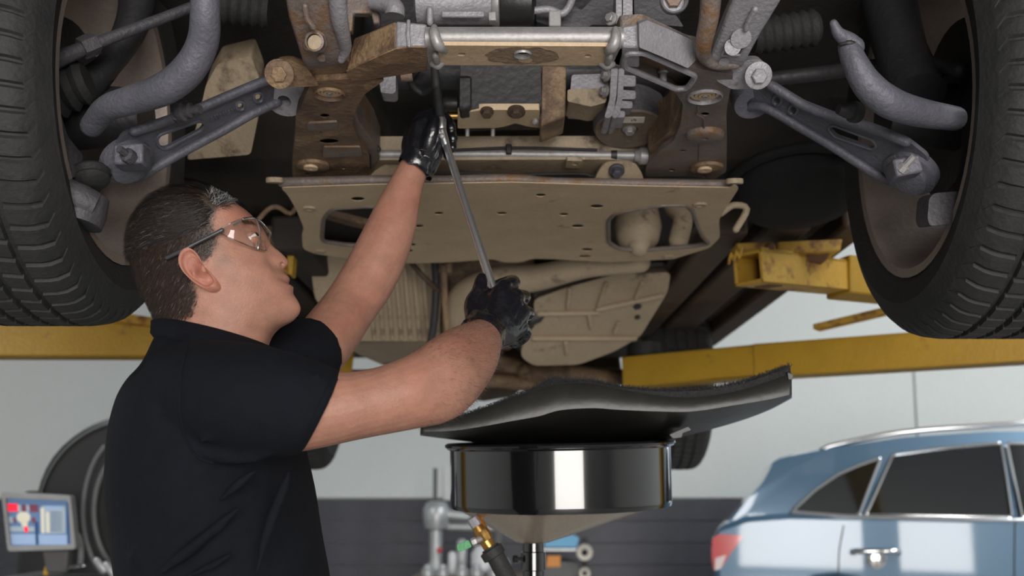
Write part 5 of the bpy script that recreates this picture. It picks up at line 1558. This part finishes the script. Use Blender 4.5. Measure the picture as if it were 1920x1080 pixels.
def skin_tint(v):
    x, y = proj(v)
    base = Vector((0.36, 0.178, 0.125))
    on_head = v.y < 1.66 and 230 < x < 575 and y < 668
    if on_head and x < 575 and not (x > 545 and y > 620):
        hf = 0
        for k_ in range(10):
            hf += in_poly(x + random.gauss(0, 4.5), y + random.gauss(0, 4.5), HAIR)
        hf /= 10
        f = math.exp(-(((x - 515) / 60) ** 2 + ((y - 598) / 26) ** 2))
        base = base.lerp(Vector((0.26, 0.14, 0.10)), 0.55 * f)
        f = math.exp(-(((x - 543) / 9) ** 2 + ((y - 531) / 9) ** 2))
        base = base.lerp(Vector((0.33, 0.13, 0.11)), 0.75 * f)
        f = math.exp(-(((x - 395) / 14) ** 2 + ((y - 455) / 22) ** 2)) + 0.8 * math.exp(-(((x - 418) / 14) ** 2 + ((y - 488) / 12) ** 2))
        base = base.lerp(Vector((0.20, 0.14, 0.11)), min(0.7, 0.6 * f))
        f = math.exp(-(((x - 450) / 30) ** 2 + ((y - 400) / 25) ** 2))
        base = base.lerp(Vector((0.38, 0.15, 0.105)), 0.6 * f)
        base = base.lerp(Vector((0.035, 0.022, 0.016)), hf)
    else:
        n_ = mnoise.noise(v * 14)
        base = base.lerp(Vector((0.37, 0.15, 0.108)), max(0, n_) * 0.8)
    return tuple(base)


cols = [skin_tint(v) for v in V]
for i, v in enumerate(V):                # nostrils pressed into the nose
    x, y = proj(v)
    if 515 < x < 545 and 485 < y < 510 and abs(v.y - HD) < 0.03:
        f = math.exp(-(((x - 529) / 3.2) ** 2 + ((y - 496) / 3.0) ** 2))
        V[i] = v + Vector((-0.25, 0.75 if v.y < HD else -0.75, 0.6)) * (0.007 * f)
# ear (near side) as a shaped patch joined to the body mesh
EO = [(384, 487), (375, 493), (370, 503), (369, 517), (374, 530), (382, 541), (393, 551), (405, 559), (418, 565), (429, 565), (437, 559), (437, 551), (430, 541), (421, 530), (412, 520), (405, 508), (398, 496), (391, 489)]


def ear_patch(side):
    cx_, cy_ = 403, 528
    nr, na = 9, 54
    ol = catmull([Vector((x, y, 0)) for x, y in EO], 3, True)
    VV, FF, CC = [], [], []
    for i in range(nr + 1):
        t = i / nr
        for k in range(na):
            p = Vector((cx_, cy_, 0)).lerp(ol[k], t)
            # relief: raised helix at the outer edge, hollow inside, small tragus
            h = 0.010 + 0.0065 * math.exp(-((t - 0.88) / 0.10) ** 2) - 0.012 * math.exp(-(((p.x - 408) / 9) ** 2 + ((p.y - 524) / 11) ** 2)) - 0.003 * math.exp(-((t - 0.68) / 0.09) ** 2)
            h += 0.006 * math.exp(-(((p.x - 397) / 5) ** 2 + ((p.y - 534) / 12) ** 2)) + 0.004 * math.exp(-(((p.x - 428) / 8) ** 2 + ((p.y - 556) / 7) ** 2))
            if i == nr:
                h = -0.012
            front = max(0.0, min(1.0, (p.x - (395 + (p.y - 490) * 0.62)) / 10))
            h -= 0.006 * front
            base_d = HD - 0.070 - 0.010 * max(0, (410 - p.x) / 40)
            q_ = PD(p.x, p.y, HD)
            VV.append(Vector((q_.x, HD + (base_d - h - HD) * side, q_.z)))
            c_ = Vector((0.39, 0.165, 0.118))
            CC.append(tuple(c_))
    for i in range(nr):
        for k in range(na):
            k2 = (k + 1) % na
            FF.append([i * na + k, i * na + k2, (i + 1) * na + k2, (i + 1) * na + k])
    return VV, FF, CC


for side in (1, -1):
    ev, ef, ec = ear_patch(side)
    n = len(V)
    V += ev
    Fc += [[i + n for i in f] for f in ef]
    cols += ec
feet = Vector((PD(430, 1000, 1.55).x, 1.55, 0))
person = build('person', V, Fc, 'skin', None, smooth=180, origin=feet, cols=cols)
tag(person, 'person in a black polo shirt and black gloves reaching up with a wrench', 'person')

# eyes with lids
for s_ in (1, -1):
    ec_ = PD(482, 459, HD) + Vector((0, -0.031 * s_, 0))
    gz = Vector((0.80, -0.12 * s_, 0.58)).normalized()
    ey = build('eye', *lathe([(0.0115 * math.sin(t), 0.0115 * math.cos(t)) for t in [PI * k / 12 + 0.001 for k in range(13)]], ec_, gz, 20), 'eye_white', person)
    build('iris', *lathe([(0.0001, 0.0121), (0.003, 0.0119), (0.0055, 0.0108), (0.0055, 0.009)], ec_, gz, 16), 'iris', ey)
    for dn, lo in ((1, 0.30), (-1, 0.22)):
        up_ = Vector((-gz.z, 0, gz.x)) * dn
        sd3 = gz.cross(up_)
        V, Fc = [], []
        for i in range(8):
            ph = lo + (PI / 2 - lo + 0.5) * i / 7
            for k in range(13):
                az = -1.35 + 2.7 * k / 12
                d_ = (gz * math.cos(ph) + up_ * math.sin(ph)) * math.cos(az * 0.98) + sd3 * math.sin(az * 0.98)
                V.append(ec_ + d_ * 0.0126)
        for i in range(7):
            for k in range(12):
                Fc.append([i * 13 + k, i * 13 + k + 1, (i + 1) * 13 + k + 1, (i + 1) * 13 + k])
        build('eyelid', V, Fc, 'skin', person, smooth=180, cols=[(0.36, 0.165, 0.11)] * len(V))

# hair: strands rooted on the scalp
V, Fc, cc = [], [], []
HRr = head_rings(96, 3)
cand = []
for i in range(len(HRr) - 1):
    for k in range(96):
        p = (HRr[i][k] + HRr[i][(k + 1) % 96] + HRr[i + 1][k] + HRr[i + 1][(k + 1) % 96]) / 4
        x, y = proj(p)
        if in_poly(x, y, HAIR) and y > 330:
            e1, e2 = HRr[i][(k + 1) % 96] - HRr[i][k], HRr[i + 1][k] - HRr[i][k]
            nn = e1.cross(e2)
            A_ = nn.length
            if A_ < 1e-9:
                continue
            ctr = PD(390, 480, HD)
            nn.normalize()
            if nn.dot(p - ctr) < 0:
                nn = -nn
            cand.append((p, e1, e2, nn, A_, x, y))
tot = sum(c[4] for c in cand)
NS = 21000
for p, e1, e2, nn, A_, x0, y0_ in cand:
    cnt = NS * A_ / tot
    cnt = int(cnt) + (1 if random.random() < cnt - int(cnt) else 0)
    for _ in range(cnt):
        b = p + e1 * random.uniform(-0.5, 0.5) + e2 * random.uniform(-0.5, 0.5)
        x, y = proj(b)
        part = y - (470 - (x - 260) * 0.36)          # below the parting line: cropped sides
        tuft = math.exp(-(((x - 420) / 26) ** 2 + ((y - 372) / 16) ** 2))
        if part > 0:
            L = random.uniform(0.008, 0.015)
            d = Vector((-0.45, 0, -0.9))
            lift = 0.35
            fade = min(1.0, max(0.0, (x - 330) / 70))
            if random.random() < 0.45 * fade:
                continue
            L *= 1 - 0.5 * fade
        else:
            L = random.uniform(0.018, 0.032)
            d = Vector((-0.85, random.uniform(-0.2, 0.2), -0.30))
            lift = 0.30
        if tuft > 0.25:
            L = random.uniform(0.010, 0.019)
            d = Vector((random.uniform(-0.2, 0.9), random.uniform(-0.4, 0.2), 0.35))
            lift = 0.75
        d = d + Vector((random.gauss(0, 0.18), random.gauss(0, 0.18), random.gauss(0, 0.18)))
        d = (d - nn * d.dot(nn))
        if d.length < 1e-4:
            continue
        d.normalize()
        m_ = b + (d * 0.55 + nn * lift * 0.5) * L
        t_ = b + (d + nn * lift * 0.45) * L
        s = d.cross(nn).normalized() * random.uniform(0.0002, 0.0004)
        n = len(V)
        V += [b - s - nn * 0.002, b + s - nn * 0.002, m_ + s * 0.8, m_ - s * 0.8, t_]
        Fc += [[n, n + 1, n + 2, n + 3], [n + 3, n + 2, n + 4]]
        g = random.random()
        if tuft > 0.25 and g < 0.5 * tuft + 0.2:
            gg = random.uniform(0.10, 0.34)
            c_ = (gg, gg, gg * 1.03)
        elif g < 0.025:
            c_ = (0.13, 0.12, 0.115)
        else:
            w_ = random.random()
            c_ = (0.012 + 0.035 * w_ * (1 if part > 0 else 0.4), 0.009 + 0.018 * w_ * (1 if part > 0 else 0.5), 0.008 + 0.012 * w_ * (1 if part > 0 else 0.6))
        cc += [c_] * 5
tag(build('hair', V, Fc, 'hair', person, smooth=0, recalc=False, cols=cc), 'short dark hair combed back with a grey front tuft', kind='stuff')
# brow
V, Fc, cc = [], [], []
for s_ in (1, -1):
    for i in range(70):
        t = random.random()
        b = PD(474 + 14 * t + random.gauss(0, 1), 437 - 6 * math.sin(t * 2) + random.gauss(0, 1.2), HD) + Vector((0, (-0.058 + 0.036 * t) * s_, 0))
        d = Vector((-0.3, -0.5 * s_, 0.35)).normalized()
        n = len(V)
        sd_ = Vector((0.0003, 0, 0.0003))
        V += [b - sd_, b + sd_, b + d * 0.008]
        Fc.append([n, n + 1, n + 2])
        cc += [(0.06, 0.04, 0.03)] * 3
tag(build('eyebrows', V, Fc, 'hair', person, smooth=0, recalc=False, cols=cc), kind='stuff')

# forearm hair along the right arm
V, Fc, cc = [], [], []
av, af = ploft(RA[4:10], 40, 8)
for f in af[:-2]:
    c0 = sum((av[i] for i in f), Vector()) / 4
    nn = (av[f[1]] - av[f[0]]).cross(av[f[3]] - av[f[0]])
    if nn.length < 1e-9:
        continue
    ar_ = nn.length
    nn.normalize()
    cnt = ar_ * 26000
    for _ in range(int(cnt) + (1 if random.random() < cnt % 1 else 0)):
        b = c0 + (av[f[1]] - av[f[0]]) * random.uniform(-.5, .5) + (av[f[3]] - av[f[0]]) * random.uniform(-.5, .5)
        d = Vector((0.5, 0.4, -0.2)) + Vector((random.gauss(0, .35), random.gauss(0, .35), random.gauss(0, .35)))
        out = nn if nn.dot(b - (PD(850, 700, 1.52))) > 0 else -nn
        d = (d.normalized() * 0.75 + out * 0.55).normalized() * random.uniform(0.005, 0.011)
        s = d.cross(Vector((0, 1, 0))).normalized() * 0.00013
        n = len(V)
        V += [b - s, b + s, b + d]
        Fc.append([n, n + 1, n + 2])
        cc += [(0.05, 0.03, 0.022)] * 3
tag(build('arm_hair', V, Fc, 'hair', person, smooth=0, recalc=False, cols=cc), kind='stuff')

# shirt
SH = [((303, 618), (486, 648), HD, .070), ((293, 648), (502, 664), HD + .003, .11), ((278, 690), (522, 700), HD + .01, .178), ((253, 740), (542, 752), HD + .015, .20), ((237, 800), (556, 812), HD + .02, .205), ((228, 880), (572, 880), HD + .025, .20), ((228, 950), (588, 950), HD + .03, .195), ((234, 1020), (600, 1020), HD + .03, .19), ((240, 1090), (613, 1090), HD + .03, .185), ((248, 1200), (622, 1200), HD + .03, .185), ((262, 1330), (612, 1330), HD + .03, .18)]
RS = [((352, 640), (330, 830), 1.44, .075), ((420, 638), (392, 852), 1.40, .085), ((500, 648), (455, 862), 1.375, .080), ((570, 668), (512, 860), 1.375, .072), ((612, 683), (545, 856), 1.382, .068), ((640, 694), (566, 850), 1.386, .066)]
LS = [((430, 650), (520, 790), 1.64, .075), ((500, 618), (590, 740), 1.69, .068), ((548, 611), (634, 704), 1.735, .060)]
sb_ = MB()
sb_.add(ploft(SH, 36, 5, 0.88))
sb_.add(ploft(RS, 30))
sb_.add(ploft(LS, 30))
for pts, r, D in (([(245, 1048), (280, 1020), (322, 990), (360, 965)], 0.008, 1.375), ([(300, 1075), (350, 1035), (405, 990), (450, 950)], 0.009, 1.345), ([(340, 1085), (400, 1060), (440, 1035)], 0.007, 1.345),
                  ([(380, 800), (450, 772), (520, 735), (600, 700)], 0.006, 1.325), ([(370, 830), (450, 805), (540, 760), (610, 725)], 0.006, 1.325), ([(470, 690), (530, 690), (600, 690)], 0.005, 1.34), ([(380, 850), (430, 862), (500, 856)], 0.009, 1.345),
                  ([(410, 940), (450, 905), (480, 880)], 0.008, 1.345), ([(480, 1080), (500, 1000), (530, 920), (545, 880)], 0.008, 1.35)):
    sb_.add(tube([PD(x, y, D) for x, y in pts], [r * 0.5] + [r] * (len(pts) - 2) + [r * 0.5], 10, 5, 'round'))
V, Fc = remesh('shirt', sb_, 0.0055, it=7, fac=0.55)
V2 = []
for v in V:
    x, y = proj(v)
    # stretched folds running diagonally
    t = (v.x * 0.75 + v.z * -0.65) * 60 + 4 * mnoise.noise(v * 7)
    a_m = 0.0016 * max(0, mnoise.noise(v * 5 + Vector((3, 0, 1))) + 0.25)
    V2.append(v + Vector((0, -1, 0.2)) * (a_m * math.sin(t)))
V_sh, F_sh = V2, Fc
shirt = build('shirt', V2, Fc, 'cloth', person, smooth=180)
# collar
ctop = [(298, 602), (330, 600), (375, 606), (420, 618), (465, 634), (500, 648)]
rt, rbm = [], []
for k in range(41):
    th = PI * 2 * k / 40
    f = 0.5 + 0.5 * math.cos(th)
    xx = 294 + (502 - 294) * f
    yy = 603 + 44 * f ** 1.3
    q_ = PD(xx, yy, HD) + Vector((0, -0.066 * math.sin(th), 0))
    rt.append(q_)
    q2_ = PD(300 + (515 - 300) * f, 640 + 28 * f, HD) + Vector((0, -0.082 * math.sin(th), 0))
    rbm.append(q2_)
rows = [[p + Vector((0, 0, -0.012)) + (p - PD(400, 620, HD)).normalized() * -0.004 for p in rt], rt, [a.lerp(b, 0.1) + (a - PD(400, 620, HD)).normalized() * 0.006 for a, b in zip(rt, rbm)], [a.lerp(b, 0.75) + (a - PD(400, 620, HD)).normalized() * 0.009 for a, b in zip(rt, rbm)], [b + Vector((0, 0, -0.004)) for b in rbm]]
V, Fc = loft(rows, closed_ring=False, caps=False)
build('collar', V, Fc, 'cloth', shirt, smooth=60)
sm = [(352, 652), (341, 690), (337, 740), (340, 790), (352, 832), (372, 858), (400, 868)]
from mathutils.bvhtree import BVHTree
tree = BVHTree.FromPolygons(V_sh, F_sh)


def snap(x, y, lift=0.0):
    h = tree.ray_cast(Vector((0, 0, CH)), ray(x, y).normalized())
    return h[0] + h[1] * lift if h[0] is not None else PD(x, y, 1.34)


build('armhole_seam', *tube([snap(p.x, p.y) for p in catmull([Vector((x, y, 0)) for x, y in sm], 8)], 0.0019, 8, 1), 'cloth', shirt)
hm = [(637, 697), (622, 728), (604, 766), (586, 806), (571, 838)]
build('hem_stitch', *tube([snap(p.x - 9, p.y - 1) for p in catmull([Vector((x, y, 0)) for x, y in hm], 8)], 0.0011, 8, 1), 'cloth', shirt)
# trousers and shoes (below the frame)
tr = MB()
hip = PD(435, 1200, HD + .03)
tr.add(lathe([(0.165, 0.10), (0.175, 0.0), (0.17, -0.10), (0.12, -0.16)], (hip.x, 1.55, 0.98), (0, 0, 1), 28))
for dy, dx in ((-0.10, -0.04), (0.11, 0.05)):
    tr.add(tube([(hip.x, 1.55 + dy * 0.8, 0.92), (hip.x + 0.02, 1.55 + dy, 0.52), (hip.x + dx, 1.55 + dy * 1.1, 0.10)], [0.10, 0.078, 0.07], 20, 6, 'round'))
V, Fc = remesh('trousers', tr, 0.008, it=5)
build('trousers', V, Fc, 'trouser', person, smooth=180)
for dy, dx in ((-0.11, -0.04), (0.121, 0.05)):
    s_ = MB()
    s_.add(tube([(hip.x + dx - 0.06, 1.55 + dy, 0.046), (hip.x + dx + 0.02, 1.55 + dy, 0.055), (hip.x + dx + 0.12, 1.55 + dy, 0.045), (hip.x + dx + 0.19, 1.55 + dy, 0.036)], [0.042, 0.048, 0.045, 0.032], 16, 5, 'round', flat=0.9))
    sh_ = [Vector((v.x, v.y, max(v.z, 0.001))) for v in s_.V]
    build('shoe', sh_, s_.F, 'shoe', person, smooth=60)


# gloves
def hand(caps, vox, cuff, creases=(), it=4):
    h = MB()
    for pts, rad in caps:
        h.add(tube([PD(*p) for p in pts], list(rad), 12, 4, 'round'))
    V, Fc = remesh('glove', h, vox, it=it, fac=0.5)
    V3 = []
    for v in V:
        n_ = mnoise.noise(v * 55) * 0.0007 + mnoise.noise(v * 130) * 0.0004
        V3.append(v + Vector((0.4, -1, 0.3)) * n_)
    g = build('glove', V3, Fc, 'glove', person, smooth=180)
    c = [PD(*p) for p in cuff[0]]
    V, Fc = ploft(cuff[1], 40, 4)
    nv = []
    for i, v in enumerate(V):
        nv.append(v + Vector((mnoise.noise(v * 70), mnoise.noise(v * 70 + Vector((9, 0, 0))), mnoise.noise(v * 70 + Vector((0, 9, 0))))) * 0.0035)
    build('cuff', nv, Fc[:-2], 'glove', g, smooth=180)
    for pts in creases:
        build('crease', *tube([PD(*p) for p in pts], [0.0004] + [0.0013] * (len(pts) - 2) + [0.0004], 8, 5, 'round'), 'glove', g)
    return g


# right hand: fist around the handle, back of the hand towards the viewer
Rh = [([(906, 626, 1.675), (930, 596, 1.70), (938, 560, 1.715), (945, 540, 1.725)], (.026, .026, .022, .015)),
      ([(910, 630, 1.675), (945, 598, 1.70), (962, 566, 1.72), (968, 558, 1.725)], (.024, .024, .020, .015)),
      ([(914, 634, 1.675), (950, 612, 1.70), (975, 588, 1.72), (979, 586, 1.725)], (.022, .022, .018, .0145)),
      ([(916, 638, 1.68), (950, 626, 1.70), (976, 614, 1.72)], (.020, .019, .0135)),
      ([(902, 600, 1.70), (912, 575, 1.72), (925, 556, 1.73)], (.022, .022, .016)),
      # fingers curled round the far side
      ([(945, 538, 1.725), (962, 531, 1.75), (958, 528, 1.782), (932, 536, 1.795), (915, 548, 1.785)], (.0135, .0125, .0115, .0105, .0095)),
      ([(968, 557, 1.725), (982, 557, 1.755), (972, 556, 1.788), (944, 560, 1.80), (926, 570, 1.79)], (.0135, .0125, .0115, .0105, .0095)),
      ([(979, 586, 1.725), (990, 588, 1.755), (980, 590, 1.79), (952, 590, 1.80), (934, 596, 1.79)], (.013, .012, .011, .010, .009)),
      ([(976, 614, 1.72), (985, 622, 1.75), (980, 634, 1.782), (966, 642, 1.79), (958, 640, 1.775)], (.012, .0115, .0105, .010, .0095)),
      # thumb lying up along the handle
      ([(893, 596, 1.705), (888, 570, 1.72), (898, 548, 1.745), (902, 527, 1.755), (903, 521, 1.757)], (.019, .016, .0135, .0115, .0095))]
cuffR = ([], [((866, 608), (934, 668), 1.64, .036), ((872, 600), (938, 658), 1.652, .036), ((880, 590), (942, 648), 1.67, .034)])
hand(Rh, 0.0028, cuffR, [[(906, 596, 1.672), (922, 606, 1.672), (936, 624, 1.674), (944, 640, 1.68)], [(928, 582, 1.68), (940, 600, 1.68), (952, 622, 1.684)], [(944, 574, 1.688), (956, 594, 1.69), (966, 612, 1.696)],
                         [(956, 574, 1.694), (968, 592, 1.698), (976, 604, 1.705)], [(890, 590, 1.675), (905, 588, 1.676), (918, 592, 1.678)]])
# left hand: closed round the flex head
Lh = [([(784, 306, 1.885), (790, 270, 1.88), (796, 238, 1.875), (803, 222, 1.88)], (.026, .028, .026, .016)),
      ([(792, 308, 1.885), (800, 275, 1.875), (806, 245, 1.868), (812, 232, 1.872)], (.024, .024, .022, .015)),
      ([(780, 306, 1.89), (778, 272, 1.90), (784, 240, 1.90), (792, 224, 1.90)], (.024, .026, .022, .015)),
      ([(800, 312, 1.885), (812, 290, 1.88), (818, 270, 1.882)], (.020, .018, .013)),
      # fingers going behind the wrench, tips showing to its right
      ([(803, 220, 1.885), (818, 214, 1.91), (838, 226, 1.915), (846, 240, 1.90)], (.0135, .0125, .0115, .010)),
      ([(806, 236, 1.89), (822, 234, 1.915), (842, 246, 1.915), (849, 260, 1.898)], (.0135, .0125, .0115, .010)),
      ([(806, 252, 1.89), (822, 254, 1.915), (842, 264, 1.915), (848, 276, 1.898)], (.013, .012, .011, .0095)),
      ([(806, 270, 1.89), (820, 274, 1.912), (836, 282, 1.912), (840, 292, 1.90)], (.012, .011, .010, .009)),
      # thumb along the near side of the head
      ([(798, 290, 1.87), (806, 262, 1.855), (812, 240, 1.85), (816, 226, 1.855)], (.018, .015, .0125, .010))]
cuffL = ([], [((746, 300), (808, 336), 1.886, .035), ((752, 288), (814, 322), 1.886, .034), ((758, 276), (816, 306), 1.886, .033)])
hand(Lh, 0.0028, cuffL, [[(778, 286, 1.852), (790, 280, 1.85), (802, 284, 1.85)], [(786, 300, 1.855), (796, 292, 1.853), (806, 296, 1.855)]])

# ------------------------------------------------------------------ safety glasses
gl = thing('safety_glasses', 'clear wraparound safety glasses with black temples on the person\'s face', 'glasses', PD(470, 460, HD))
top = [(443, 452, -.078), (460, 443, -.077), (478, 433, -.068), (491, 426, -.052), (498, 426, -.030), (501, 430, 0.0)]
bot = [(443, 462, -.078), (456, 470, -.077), (474, 476, -.070), (492, 481, -.056), (504, 480, -.034), (507, 470, 0.0)]
full_t = top + [(x, y, -d) for x, y, d in reversed(top[:-1])]
full_b = bot + [(x, y, -d) for x, y, d in reversed(bot[:-1])]
T = catmull([PD(x, y, HD) + Vector((0, d, 0)) for x, y, d in full_t], 5)
B = catmull([PD(x, y, HD) + Vector((0, d, 0)) for x, y, d in full_b], 5)
rows = []
for k in range(7):
    f = k / 6
    rows.append([a.lerp(b, f) + Vector((0.004 * math.sin(PI * f), 0, 0)) for a, b in zip(T, B)])
V, Fc = loft(rows, closed_ring=False, caps=False)
ln = build('lens', V, Fc, 'clear_lens', gl, smooth=180)
build('lens_edge', *tube(T, 0.0012, 8, 1, 'round'), 'clear_edge', ln)
build('lens_edge', *tube(B, 0.0012, 8, 1, 'round'), 'clear_edge', ln)
build('brow_bar', *tube(T[10:-10], 0.0018, 8, 1, 'round'), 'clear_edge', ln)
build('front_ridge', *tube([a.lerp(b, f) + Vector((0.004 * math.sin(PI * f), 0, 0)) for a, b, f in [(T[17], B[17], k / 6) for k in range(7)]], 0.0013, 8, 1, 'round'), 'clear_edge', ln)
for sd_ in (1, -1):
    pts = [(444, 457, -.080), (420, 470, -.082), (395, 483, -.083), (375, 494, -.083), (346, 506, -.079)]
    build('temple', *tube([PD(x, y, HD) + Vector((0, d * sd_, 0)) for x, y, d in pts], [0.0034, 0.0024, 0.0026, 0.0032, 0.0030], 10, 5, 'round'), 'temple', gl)
    ei = PD(470, 444, HD) + Vector((0, -0.0785 * sd_, 0))
    build('temple_print', *box(ei, (0.012, 0.0006, 0.0025), (Vector((0.9, 0, 0.43)), Vector((0, 1, 0)), Vector((-0.43, 0, 0.9)))), 'temple', gl)
